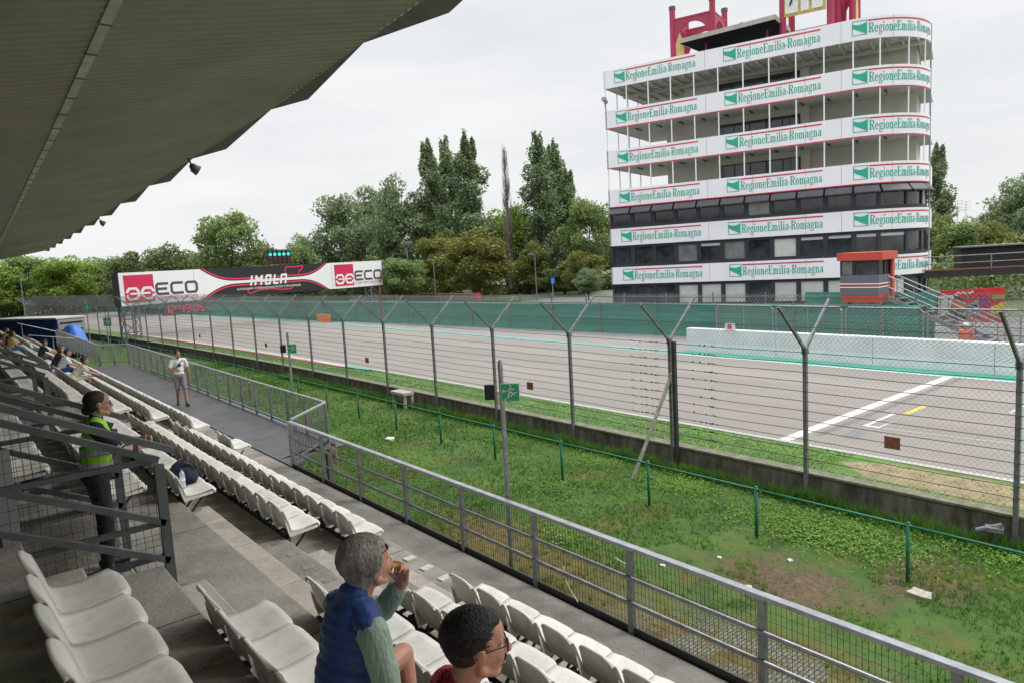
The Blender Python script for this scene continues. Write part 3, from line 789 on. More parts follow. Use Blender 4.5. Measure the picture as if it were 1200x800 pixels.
for x, y, z in ((3.7,47,1.4),(4.8,47,1.17),(5.5,52,1.2),(3.8,52,1.8)):
    m = MB(); m.tube((x,y,.2),(x,y,z),.022,.022,6); m.build('post', M['galv'], tr)
# walkway sheet
b = MB(); b.bx(5.36,6.98,15.0,39.2,-.05,-.001)
b.prism([(5.36,14.15),(6.72,15.45),(6.72,15.0+.55),(5.36,15.0)][::1], -.05, -.001)
b.bx(5.36,5.40,14.15,39.2,.0,.012)
for y in [15.2+i*.15 for i in range(160)]: b.bx(5.45,6.9,y,y+.006,-.001,.0015)
o = b.build('walkway', M['walkway']); o['kind'] = 'structure'
ws = thing('walkway_support', (6.2,25,-1.25), 'steel legs holding up the dark walkway above the grass', 'support')
for y in (15.6,20,25,30,35,39):
    for x in (5.5,6.8): b = MB(); b.beam((x,y,-1.25),(x,y,-.05),.12,.12); b.build('leg', M['galvd'], ws)
# notices wired to the railing
for i, (x, y) in enumerate(((5.42,12.0),(6.86,20.7),(7.0,33.5))):
    m = MB(); m.bx(x-.09,x-.085,y-.13,y+.13,.38,.93)
    m.mat(1).bx(x-.094,x-.0901,y-.09,y+.09,.84,.88)
    for q in range(6): m.bx(x-.094,x-.0901,y-.1,y+.1-.03*(q%2),.5+.045*q,.515+.045*q)
    m.mat(2).bx(x-.094,x-.0901,y-.03,y+.05,.60,.68)
    tag(m.build('notice', [mat('notice_paper%d'%i,(.60,.57,.47),.7,dirt=.3,dscale=6), M['board_grey'], M['board_red']]), ['cream printed notice tied to the handrail at the corner','cream notice tied to the walkway railing halfway along','small far notice on the walkway railing beyond the walking man'][i], 'notice', 'notices tied to the railings')

# ---------------------------------------------------------------- vomitory barriers
def vom_barrier(y, label, xs=(-1.2,1.22), meshy=True):
    root = thing('stair_barrier', (1.22,y,1.6), label, 'barrier')
    def zt(x): return 2.655+.50*(1.22-x)
    for x in (1.2,.0,-1.1):
        m = MB(); m.beam((x,y,1.35),(x,y,zt(x)-.06),.05,.07,up=(1,0,0)); m.build('post', M['rail'], root)
    for dz, dy, w in ((.10,-.07,.065),(-.02,0,.06),(-.53,0,.05),(-.84,0,.05)):
        m = MB(); m.beam((1.3 if dz > 0 else 1.2,y+dy,zt(1.3 if dz > 0 else 1.2)+dz),(-1.15,y+dy,zt(-1.15)+dz),w,.05); m.build('sloping_rail', M['rail'], root)
    for x in (1.05,.2,-.8): m = MB(); m.beam((x,y-.05,zt(x)+.08),(x,y,zt(x)-.03),.035,.012); m.build('rail_bracket', M['galvd'], root)
    for z in (2.64,2.12,1.85):
        m = MB(); m.beam((1.18,y+.05,z),(-.8,y+.05,z),.045,.04); m.build('level_rail', M['rail'], root)
    if meshy:
        m = MB(); x = -1.1
        while x < 1.18: m.beam((x,y+.03,1.35),(x+.03*math.sin(x*9),y+.03,zt(x)-.05),.003,.003); x += .065
        z = 1.4
        while z < 3.6:
            x0 = -1.1; xm = min(1.2, 1.22-(z-2.62)/.5) if z > 2.62 else 1.2
            if xm > x0+.1: m.beam((x0,y+.033,z),(xm,y+.033,z+.01),.003,.003)
            z += .09
        m.build('wire_mesh', M['dwire'], root)
    return root
vom_barrier(6.0, 'dark rusty stair barrier with sagging wire mesh in front of the steward')
vom_barrier(7.85, 'grey stair barrier just behind the steward')
vom_barrier(13.4, 'second stair barrier farther along the stand, nearer rail', meshy=False)
vom_barrier(15.3, 'farthest stair barrier, behind the second stair opening', meshy=False)
m = MB(); m.bx(.2,.34,7.55,7.7,1.3,2.62); m.bx(-.9,.2,7.58,7.66,1.3,2.62)
tag(m.build('barrier_panel', M['grey']), 'pale grey metal panel closing the side of the stair opening', 'panel')

# ================================================================ ROOF
roof = thing('grandstand_roof', (6.5,20,8), 'broad ribbed grandstand canopy with toothed grey edge', 'roof')
def ex(y): return 6.1+.043*y if y > 17.3 else 6.844-.082*(17.3-y)
def rz_(x, y): return 8.0-.2*(ex(y)-x)
m = MB(); y = -6.0; n = 0
while y < 96:
    p = .26 if y < 45 else .52
    for (ya, yb, za, zb) in ((0,.40*p,0,0),(.40*p,.5*p,0,.02),(.5*p,.9*p,.02,.02),(.9*p,p,.02,0)):
        A, B_ = y+ya, y+yb
        m.face([(-9,A,rz_(-9,A)+za),(-9,B_,rz_(-9,B_)+zb),(ex(B_),B_,8+zb),(ex(A),A,8+za)])
    y += p
m.build('soffit', M['roof'], roof)
m = MB(); ysr = [-6+2*i for i in range(52)]
for ya, yb in zip(ysr[:-1], ysr[1:]):
    xa, xb = 1.6+.035*ya, 1.6+.035*yb; za, zb = rz_(xa,ya), rz_(xb,yb)
    c8 = [(xa-.06,ya,za-.03),(xa+.06,ya,za-.03),(xb+.06,yb,zb-.03),(xb-.06,yb,zb-.03)]; m.quadbox(c8+[(p[0],p[1],p[2]+.03) for p in c8])
m.build('joint_strip', M['roofstrip'], roof)
m = MB(); yy = 2.0
while yy < 90:
    xx = 1.6+.035*yy; m.box((xx,yy,rz_(xx,yy)-.04),(.16,.03,.015)); yy += 1.3
m.build('strip_clip', M['fascia'], roof)
notch = [-2,5.2,11.6,17.3,25.4,33.2,41,49,57,65,73,81,89,97]
m = MB()
for a, c in zip(notch[:-1], notch[1:]):
    yt = (a+c)/2+.7; A = (ex(a),a,8.0); Cc = (ex(c),c,8.0); T = (ex(yt)+(.18 if a > 8 else .32),yt,7.80)
    for off in (.0,):
        m.face([A,T,Cc]); 
    T2 = (T[0]+.25,T[1],8.75); A2 = (A[0]+.35,a,8.75); C2 = (Cc[0]+.35,c,8.75)
    m.face([A,A2,T2,T]); m.face([T,T2,C2,Cc])
m.build('fascia', M['fascia'], roof)
m = MB(); m.face([(-9,-6,rz_(-9,-6)+1),(ex(-6)+.4,-6,8.8),(ex(96)+.4,96,8.8),(-9,96,rz_(-9,96)+1)]); m.build('roof_sheet', M['fascia'], roof)
m = MB(); m.tube((ex(-6),-6,7.99),(ex(96),96,7.99),.025,.025,6); m.build('edge_trim', M['roofstrip'], roof)
# rear wall of the stand keeps the back dark
m = MB(); m.bx(-9.2,-9,-6,96,-1.3,5.2); tag(m.build('rear_wall', M['concrete']), 'dark concrete rear wall of the grandstand', 'wall')
for i, (x, y, lab) in enumerate(((7.05,25.1,'black floodlight hanging from the roof edge, nearer one'),(8.25,49.3,'black floodlight hanging far along the roof edge'))):
    t = thing('floodlight', (x,y,7.9), lab, 'floodlight', 'floodlights under the roof edge')
    a = MB(); a.tube((x-.1,y,8.0),(x,y,7.75),.03,.03,6); a.beam((x,y-.22,7.72),(x,y+.22,7.72),.03,.03); a.build('bracket', M['black'], t)
    a = MB(); mm = Matrix.Rotation(.5,3,'Y'); a.ell((x+.06,y,7.68),(.14,.17,.12),12,8,mm); a.tube((x+.02,y,7.67),(x+.2,y,7.56),.14,.18,12); a.build('housing', M['lampdark'], t, smooth=True)

# ================================================================ EXIT SIGNS
def runner(m, x, y0, z0, s, fx=-1):
    """white running figure going down stairs, in plane x, y decreasing to the right of the picture"""
    def q(a, c, w): m.beam((x,y0-a[0]*s,z0+a[1]*s),(x,y0-c[0]*s,z0+c[1]*s),.003,w*s)
    m.tube((x-.002,y0-.56*s,z0+.83*s),(x+.002,y0-.56*s,z0+.83*s),.055*s,.055*s,10)
    q((.55,.76),(.58,.52),.12); q((.55,.72),(.42,.60),.06); q((.42,.60),(.47,.50),.05); q((.6,.72),(.72,.62),.06); q((.72,.62),(.79,.7),.05)
    q((.57,.52),(.45,.40),.08); q((.45,.40),(.42,.26),.07); q((.6,.52),(.70,.38),.08); q((.70,.38),(.80,.34),.06)
    for i in range(5): q((.15+.15*i,.08+.1*i),(.30+.15*i,.08+.1*i),.045); q((.30+.15*i,.08+.1*i),(.30+.15*i,.18+.1*i),.045)
    q((.10,.56),(.36,.56),.06); q((.10,.56),(.2,.66),.05); q((.10,.56),(.2,.46),.05)
def exit_sign(x, y, zt, zb, label, sz=.25, side=True, rz=.72):
    t = thing('exit_sign_post', (x,y,zb), label, 'exit sign', 'green emergency exit signs on poles', rz)
    zt -= zb
    a = MB(); a.tube((0,0,0),(0,0,zt+.25),.032,.032,8); a.tube((0,0,zt+.2),(0,0,zt+.3),.04,.02,8); a.build('pole', M['galv'], t, local=True)
    X = -.05
    a = MB(); a.bx(X-.006,X,-.02-sz*.5-.1,-.12+sz*.5,zt-sz*.95,zt)
    s = a.build('sign_panel', mat('sign_rim',(.62,.66,.62),.4), t, local=True)
    a = MB(); a.bx(X-.009,X-.0065,-.01-sz*.5-.1,-.13+sz*.5,zt-sz*.95+.01,zt-.01); a.build('green_field', M['signgreen'], s, local=True)
    a = MB(); runner(a, X-.012, -.12+sz*.5, zt-sz*.93, sz*.95); a.build('pictogram', M['whitetee'], s, local=True)
    if side:
        a = MB(); a.bx(X+.02,X+.08,.09,.22,zt-sz*.95+.02,zt-.02); a.bx(X+.0,X+.02,.10,.20,zt-sz*.95+.04,zt-.04); a.build('back_panel', M['black'], t, local=True)
    return t
exit_sign(5.52,7.1,2.48,-.2,'green running-man stair sign on a pole at the near handrail')
exit_sign(6.92,17.8,2.2,-.2,'green exit sign on a thin pole behind the walkway corner')
exit_sign(7.3,45.6,2.05,-.2,'green exit sign far along, right of the blue tarp', .5, False)
exit_sign(7.3,52,2.75,-.2,'farthest small green exit sign above the blue tarp', .5, False)
# loose cord on the near mesh
m = MB(); m.path([(5.36,5.9,.42),(5.33,5.85,.3),(5.31,5.75,.2),(5.30,5.62,.1)],.006); m.path([(5.5,5.2,.7),(5.52,5.05,.66),(5.5,4.95,.74)],.006)
tag(m.build('cord', M['board_white']), 'loose white cord tied on the handrail mesh', 'cord')
# ================================================================ LETTERING
GL = { # serif capitals/lower case as strokes: (x0,y0,x1,y1,width)
 'R':(.80,[(.18,0,.18,1,.15),(.18,.97,.48,.97,.07),(.48,.97,.62,.86,.10),(.63,.86,.63,.64,.14),(.62,.64,.48,.53,.10),(.18,.53,.48,.53,.07),(.42,.53,.64,.04,.14),(.02,.03,.36,.03,.07),(.02,.97,.2,.97,.07),(.55,.03,.80,.03,.07)]),
 'E':(.74,[(.18,0,.18,1,.15),(.02,.97,.64,.97,.07),(.02,.03,.66,.03,.07),(.64,.97,.64,.76,.06),(.66,.03,.66,.26,.06),(.18,.52,.46,.52,.07),(.46,.40,.46,.64,.05)]),
 'e':(.56,[(.10,.20,.10,.46,.12),(.10,.46,.2,.63,.09),(.2,.64,.36,.64,.07),(.36,.64,.46,.5,.1),(.46,.52,.46,.37,.1),(.46,.36,.12,.36,.06),(.10,.2,.2,.04,.09),(.2,.03,.36,.03,.07),(.36,.03,.48,.14,.07)]),
 'g':(.60,[(.12,.28,.12,.54,.11),(.12,.54,.24,.64,.08),(.24,.64,.36,.64,.06),(.36,.64,.44,.54,.1),(.44,.54,.44,.3,.11),(.44,.3,.34,.22,.08),(.34,.21,.2,.21,.06),(.2,.21,.12,.3,.08),(.42,.63,.58,.66,.06),(.2,.21,.12,.06,.07),(.12,.05,.42,.03,.08),(.42,.03,.5,-.12,.1),(.5,-.12,.36,-.26,.07),(.36,-.26,.14,-.26,.06),(.14,-.26,.05,-.12,.08),(.05,-.12,.16,.02,.06)]),
 'i':(.34,[(.16,0,.16,.66,.13),(.02,.03,.30,.03,.06),(.03,.63,.16,.63,.06),(.15,.84,.15,.97,.14)]),
 'o':(.58,[(.10,.18,.10,.50,.12),(.10,.50,.2,.63,.09),(.2,.64,.36,.64,.07),(.36,.63,.47,.5,.09),(.47,.5,.47,.18,.12),(.47,.18,.36,.04,.09),(.36,.03,.2,.03,.07),(.2,.04,.1,.18,.09)]),
 'n':(.66,[(.16,0,.16,.66,.12),(.02,.03,.3,.03,.06),(.02,.63,.16,.63,.06),(.2,.54,.32,.64,.08),(.32,.64,.44,.62,.08),(.48,.58,.48,0,.12),(.36,.03,.62,.03,.06)]),
 'm':(.98,[(.16,0,.16,.66,.12),(.02,.03,.3,.03,.06),(.02,.63,.16,.63,.06),(.2,.54,.32,.64,.08),(.32,.64,.42,.62,.08),(.47,.58,.47,0,.12),(.36,.03,.60,.03,.06),(.52,.54,.62,.64,.08),(.62,.64,.72,.62,.08),(.78,.58,.78,0,.12),(.66,.03,.92,.03,.06)]),
 'l':(.34,[(.16,0,.16,1,.13),(.02,.03,.30,.03,.06),(.03,.97,.16,.97,.06)]),
 'a':(.58,[(.1,.52,.18,.63,.07),(.18,.64,.34,.64,.07),(.34,.64,.42,.54,.1),(.43,.56,.43,.08,.12),(.43,.06,.56,.03,.07),(.42,.38,.2,.34,.07),(.2,.34,.09,.22,.1),(.09,.22,.12,.07,.1),(.12,.05,.28,.03,.07),(.28,.03,.42,.12,.07)]),
 '-':(.30,[(.04,.30,.26,.30,.10)])}
def text_width(t): return sum(GL[c][0]+.03 for c in t)
def stroke_text(mb, t, start, width, cap, base, put, depth=.02, xs=1.0):
    """put(u, v, w) -> world point; u along, v up, w out of the face"""
    k = width/text_width(t); u = start; e = 0
    for c in t:
        for (x0,y0,x1,y1,w) in GL[c][1]:
            a = Vector((x0*k, y0*cap)); b = Vector((x1*k, y1*cap)); d = (b-a)
            if d.length < 1e-6: continue
            d.normalize(); nn = Vector((-d.y, d.x)); hw = w*cap*.5*(.9 if abs(d.y) > .7 else 1)
            a2 = a-d*.01*cap; b2 = b+d*.01*cap; e = (e+1) % 9
            out = depth+e*.0012
            mb.face([put(u+p.x, base+p.y, out) for p in (a2+nn*hw, a2-nn*hw, b2-nn*hw, b2+nn*hw)])
        u += (GL[c][0]+.03)*k
def font_text(t, size, name='lettering'):
    cu = bpy.data.curves.new(name, 'FONT'); cu.body = t; cu.size = size; cu.align_x = 'LEFT'
    cu.resolution_u = 3
    o = bpy.data.objects.new(name, cu); COL.objects.link(o)
    dg = bpy.context.evaluated_depsgraph_get(); dg.update()
    me = bpy.data.meshes.new_from_object(o.evaluated_get(dg))
    bpy.data.objects.remove(o); bpy.data.curves.remove(cu)
    return me
def place_font(t, u0, v0, width, height, put, m, parent, name='lettering', out=.02, shear=0.0):
    me = font_text(t, 1.0, name)
    xs = [v.co.x for v in me.vertices]; ysv = [v.co.y for v in me.vertices]
    x0, x1, y0, y1 = min(xs), max(xs), min(ysv), max(ysv)
    inv = world_of(parent).inverted()
    for v in me.vertices:
        u = (v.co.x-x0)/(x1-x0)*width; w = (v.co.y-y0)/(y1-y0)*height
        v.co = inv @ Vector(put(u0+u+shear*w, v0+w, out))
    me.materials.clear(); me.materials.append(m); me.name = name
    return link(name, me, parent)

# ================================================================ GANTRY
GA = Vector((11.5,64.2,0)); GB = Vector((38.7,70.2,0)); GD = (GB-GA).normalized(); GN = Vector((GD.y,-GD.x,0))  # GN faces the stand
GLn = (GB-GA).length
def gput(u, v, w): p = GA+GD*u+GN*w; return (p.x,p.y,v)
gt = thing('start_gantry', tuple(GA), 'wide white and black start gantry banner spanning the track', 'gantry')
ZT, ZB = 4.72, 2.02
def gslab(mb, u0, u1, z0, z1, w0, w1):
    mb.quadbox([gput(u0,z0,w0),gput(u1,z0,w0),gput(u1,z0,w1),gput(u0,z0,w1),gput(u0,z1,w0),gput(u1,z1,w0),gput(u1,z1,w1),gput(u0,z1,w1)])
m = MB(); gslab(m,0,GLn,ZB,ZT,-1.1,.0); body = m.build('banner_box', M['board_white'], gt)
m = MB(); gslab(m,-.06,0,ZB-.02,ZT+.02,-1.1,.03); m.build('end_panel', M['board_grey'], gt)
m = MB(); m.mat(0)
def half(u): # white wedge half-height of the bow-tie shape; centre line at zc
    return 0
# black central field, shaped: white tapers from both sides to a thin bar in the middle
uL, uR = 6.6, 20.75
zc = (ZT+ZB)/2+.02
def wh(u):
    t = min(1, max(0, (u-uL)/3.9)); t2 = min(1, max(0, (uR-u)/3.9)); q = min(t, t2)
    return .13+ (ZT-ZB)/2*1.02*(1-math.sin(q*PI/2))**1.3
N_ = 60
for i in range(N_):
    a = uL+(uR-uL)*i/N_; c = uL+(uR-uL)*(i+1)/N_
    for sg in (1,-1):
        ha, hc = min(wh(a),(ZT-ZB)/2), min(wh(c),(ZT-ZB)/2)
        ea = ZT+.0 if sg > 0 else ZB; 
        q = [gput(a,zc+sg*ha,.008),gput(c,zc+sg*hc,.008),gput(c,ea,.008),gput(a,ea,.008)]
        m.face(q if sg > 0 else q[::-1])
m.build('black_field', M['board_black'], gt)
for sg in (1,-1):
    m = MB()
    for i in range(N_):
        a = uL+(uR-uL)*i/N_; c = uL+(uR-uL)*(i+1)/N_
        o_ = .11
        ha, hc = wh(a)+o_, wh(c)+o_
        lim = ZT-zc if sg > 0 else zc-ZB
        if ha > lim-.02 or hc > lim-.02: continue
        m.face([gput(a,zc+sg*ha,.014),gput(c,zc+sg*hc,.014),gput(c,zc+sg*(hc+.12),.014),gput(a,zc+sg*(ha+.12),.014)])
    m.build('red_curve', M['board_red2'], gt)
def logo(u0, w, parent):
    z0, z1 = ZB+.22, ZT-.22; s = (z1-z0)
    m = MB(); m.face([gput(u0,z0,.010),gput(u0+w,z0,.010),gput(u0+w,z1,.010),gput(u0,z1,.010)]); sq = m.build('red_square', M['board_red'], parent)
    m = MB(); h = z0+s*.32
    def link_(cx):
        hw, hh = w*.19, s*.19
        pts = [(-hw,-.4*hh),(-hw*.6,-hh),(hw*.6,-hh),(hw,-.4*hh)]
        e = 0
        for sgn in (1,-1):
            P_ = [(x, y*sgn) for x, y in pts]
            for a, c in zip(P_[:-1], P_[1:]):
                e += 1
                A = Vector(a); C_ = Vector(c); d = (C_-A).normalized(); n2 = Vector((-d.y,d.x))*s*.045
                A -= d*s*.03; C_ += d*s*.03
                m.face([gput(cx+p.x,h+p.y,.014+e*.001) for p in (A+n2,A-n2,C_-n2,C_+n2)])
    link_(u0+w*.27); link_(u0+w*.77)
    m.face([gput(u0+w*.18,h-s*.03,.024),gput(u0+w*.86,h-s*.03,.024),gput(u0+w*.86,h+s*.035,.024),gput(u0+w*.18,h+s*.035,.024)])
    m.build('chain_emblem', M['board_white'], sq)
    # ECO in rounded wide letters
    m = MB(); x = u0+w*1.08; lw = w*.40; zz = z0+s*.25; hh = s*.38; t = s*.085
    def pl(pts, e0):
        e = e0
        for a, c in zip(pts[:-1], pts[1:]):
            e += 1; A = Vector(a); C_ = Vector(c); d = (C_-A).normalized(); n2 = Vector((-d.y,d.x))*t*.55
            A -= d*t*.3; C_ += d*t*.3
            m.face([gput(x+p.x*1.0,zz+p.y,.012+e*.001) for p in (A+n2,A-n2,C_-n2,C_+n2)])
    r = .12
    pl([(lw,hh),(.15*lw,hh),(0,hh*.82),(0,hh*.18),(.15*lw,0),(lw,0)],0); pl([(0.05,hh*.5),(lw*.85,hh*.5)],8); x += lw*1.32
    pl([(lw,hh),(.15*lw,hh),(0,hh*.82),(0,hh*.18),(.15*lw,0),(lw,0)],0); x += lw*1.32
    pl([(.15*lw,hh),(.85*lw,hh),(lw,hh*.82),(lw,hh*.18),(.85*lw,0),(.15*lw,0),(0,hh*.18),(0,hh*.82),(.15*lw,hh)],0)
    m.build('lettering', M['board_grey'], parent)
    place_font('CERTIFICAZIONI', u0+w*1.08, z0+s*.03, lw*3.65, s*.12, gput, M['board_red'], parent, 'small_lettering', .012)
logo(.35, 2.4, gt)
logo(21.35, 2.5, gt)
# panel joints
m = MB()
for u in (6.25,21.0): gslab(m,u,u+.03,ZB,ZT,.0,.006)
m.build('panel_joint', M['grey'], gt)
# IMOLA italic block letters
m = MB(); cap = .92; bz = zc-.42; u0 = 11.55; e = 0
LT = {'I':(.32,[(.12,0,.12,1)]),'M':(1.0,[(.12,0,.12,1),(.12,.92,.45,.45),(.45,.45,.8,.92),(.8,1,.8,0)]),'O':(.84,[(.14,.08,.14,.92),(.14,.92,.66,.92),(.66,.92,.66,.08),(.66,.08,.14,.08)]),
      'L':(.66,[(.12,1,.12,.08),(.12,.08,.58,.08)]),'A':(.9,[(.12,0,.12,.92),(.12,.92,.7,.92),(.7,.92,.7,0),(.12,.42,.7,.42)])}
for ch in 'IMOLA':
    for (x0,y0,x1,y1) in LT[ch][1]:
        e += 1
        a = Vector((x0*.98*cap,y0*cap)); b_ = Vector((x1*.98*cap,y1*cap)); d = (b_-a).normalized(); n2 = Vector((-d.y,d.x))*.095
        a -= d*.06 if abs(d.x) > .5 else d*0; b_ += d*.06 if abs(d.x) > .5 else d*0
        m.face([gput(u0+p.x+.22*p.y,bz+p.y,.03+e*.001) for p in (a+n2,a-n2,b_-n2,b_+n2)])
    u0 += LT[ch][0]*.98*cap+.16
m.build('lettering', M['board_white'], gt)
place_font('AUTODROMO INTERNAZIONALE ENZO E DINO FERRARI', 10.2, bz-.37, 6.9, .2, gput, M['board_white'], gt, 'small_lettering', .03)
# red outline behind the name
pts = [(11.3,2.42),(11.6,2.25),(12.4,2.5),(13.8,2.55),(15.0,2.38),(16.0,2.42),(16.2,2.62),(16.3,2.75)]
pts2 = [(15.55,3.6),(15.45,4.2),(15.6,4.55),(16.6,4.5),(17.5,4.58),(17.45,4.35),(17.0,4.0),(16.95,3.75)]
e = 0
for P_ in ([(11.7,2.70),(11.35,2.68)]+pts, pts2):
    m = MB()
    for a, c in zip(P_[:-1], P_[1:]):
        e += 1; A = Vector(a); C_ = Vector(c); d = (C_-A).normalized(); n2 = Vector((-d.y,d.x))*.05; A -= d*.03; C_ += d*.03
        m.face([gput(p.x,p.y,.016+e*.0005) for p in (A+n2,A-n2,C_-n2,C_+n2)])
    m.build('red_outline', M['board_red2'], gt)
def truss(u0, u1, w0, w1, z0, z1, name='leg'):
    m = MB(); c4 = [(u0,w0),(u1,w0),(u1,w1),(u0,w1)]
    for u, w in c4: m.beam(gput(u,z0,w),gput(u,z1,w),.12,.12,up=(1,0,0))
    nz = max(3,int((z1-z0)/.95)); hz = (z1-z0)/nz
    for i in range(nz):
        for (a, c) in zip(c4, c4[1:]+c4[:1]):
            za, zb_ = z0+i*hz, z0+(i+1)*hz
            if i % 2: za, zb_ = zb_, za
            m.beam(gput(a[0],za,a[1]),gput(c[0],zb_,c[1]),.06,.06)
            m.beam(gput(a[0],z0+i*hz,a[1]),gput(c[0],z0+i*hz,c[1]),.05,.05)
    return m.build(name, M['galvd'], gt)
truss(.15,1.35,-1.0,-.1,-1.3,ZB)
truss(26.2,27.4,-1.0,-.1,-.74,ZB)
# LED clock under the banner
led = thing('led_display', gput(4.4,1.2,0), 'dark display with red clock digits hanging under the gantry banner', 'display')
m = MB(); gslab(m,3.3,7.1,.92,1.9,-.2,-.02); m.build('case', mat('led_case',(.03,.05,.045),.5), led)
m = MB()
SEG = {'1':'bc','2':'abged','4':'fgbc','9':'abcdfg','0':'abcdef','5':'afgcd'}
def seg(c, u, z, w, h):
    t = .07; S = {'a':(u,z+h,u+w,z+h),'g':(u,z+h/2,u+w,z+h/2),'d':(u,z,u+w,z),'f':(u,z+h/2,u,z+h),'b':(u+w,z+h/2,u+w,z+h),'e':(u,z,u,z+h/2),'c':(u+w,z,u+w,z+h/2)}
    for i, k in enumerate(SEG[c]):
        x0,z0,x1,z1 = S[k]
        if x0 == x1: q = [(x0-t,z0+.02),(x0+t,z0+.02),(x0+t,z1-.02),(x0-t,z1-.02)]
        else: q = [(x0+.05,z0-t*.8),(x1-.05,z0-t*.8),(x1-.05,z0+t*.8),(x0+.05,z0+t*.8)]
        m.face([gput(a,b_,-.012+i*.0006) for a, b_ in q])
u = 3.42
for c in '12:49:05':
    if c == ':': u += .12; continue
    seg(c, u, 1.08, .36, .64); u += .58
m.build('digits', M['led'], led)['kind'] = 'stuff'
# lights on top
lf = thing('light_frame', gput(12.0,ZT,-.3), 'thin black steel frame on top of the gantry banner', 'frame')
m = MB()
for u in (11.6,13.7,16.5,17.9): m.beam(gput(u,ZT,-.4),gput(u,6.05,-.4),.09,.09,up=(1,0,0))
m.beam(gput(11.5,6.02,-.4),gput(18.0,6.02,-.4),.08,.08); m.beam(gput(14.2,5.0,-.4),gput(16.9,5.0,-.4),.08,.08)
m.build('frame', M['black'], lf)
for i in range(5):
    u = 14.1+i*.5
    t = thing('start_light', gput(u,4.8,-.25), ['leftmost','second from left','middle','second from right','rightmost'][i]+' of the five lit green start lights on the gantry', 'start light', 'green start lights on the gantry')
    m = MB(); gslab(m,u-.17,u+.17,4.85,6.25,-.38,-.15); m.build('housing', M['black'], t)
    m = MB(); m.tube(gput(u,5.80,-.16),gput(u,5.80,-.10),.145,.145,14); m.build('green_lens', M['lit'], t)
    for z in (5.42,5.06):
        m = MB(); m.tube(gput(u,z,-.16),gput(u,z,-.10),.13,.13,12); m.build('red_lens', M['reddim'], t)
    m = MB(); m.tube(gput(u,6.13,-.16),gput(u,6.13,-.12),.1,.1,12); m.build('dark_lens', M['lampdark'], t)

M['awning'] = mat('awning',(.055,.058,.065),.6,var=.4,scale=3,stretch=(1,1,8))
# ================================================================ CONTROL TOWER
P0 = Vector((48.9,45.2,0)); TD = Vector((.315,-.949,0)).normalized(); TN = Vector((.949,.315,0)).normalized()
LS, RR = 20.1, 5.2; ARC = PI/2*RR
def tput(s, v, w):
    """s along the front then round the curved corner, v height, w outward"""
    if s <= LS: p = P0+TD*s-TN*w
    elif s <= LS+ARC:
        t = (s-LS)/RR; c = P0+TD*LS+TN*RR; dr = -TN*math.cos(t)+TD*math.sin(t); p = c+dr*(RR+w)
    else: p = P0+TD*(LS+RR+w)+TN*(RR+(s-LS-ARC))
    return (p.x,p.y,v)
def tw(s, n, z): p = P0+TD*s+TN*n; return (p.x,p.y,z)
tower = thing('control_tower', (P0.x,P0.y,-.7), 'six-storey white banded race control tower with a rounded corner', 'building')
DW = 11.2
ss = [0]+[LS*i/12 for i in range(1,13)]+[LS+ARC*i/20 for i in range(1,21)]
full = [(s,0) for s in ss]
def footprint(inset, far=DW):
    pts = [tput(s,0,-inset)[:2] for s in ss]; pts[0] = tw(inset,inset,0)[:2]
    pts.append(tw(LS+RR-inset,far,0)[:2]); pts.append(tw(inset,far,0)[:2]); return pts
TOPS = [20.4-3.53*i for i in range(6)]
def curved_wall(mb, s_list, z0, z1, w0, w1):
    for a, c in zip(s_list[:-1], s_list[1:]):
        mb.face([tput(a,z0,w1),tput(c,z0,w1),tput(c,z1,w1),tput(a,z1,w1)]); mb.face([tput(c,z0,w0),tput(a,z0,w0),tput(a,z1,w0),tput(c,z1,w0)])
        mb.face([tput(a,z1,w0),tput(a,z1,w1),tput(c,z1,w1),tput(c,z1,w0)]); mb.face([tput(a,z0,w1),tput(a,z0,w0),tput(c,z0,w0),tput(c,z0,w1)])
TXT = 'RegioneEmilia-Romagna'
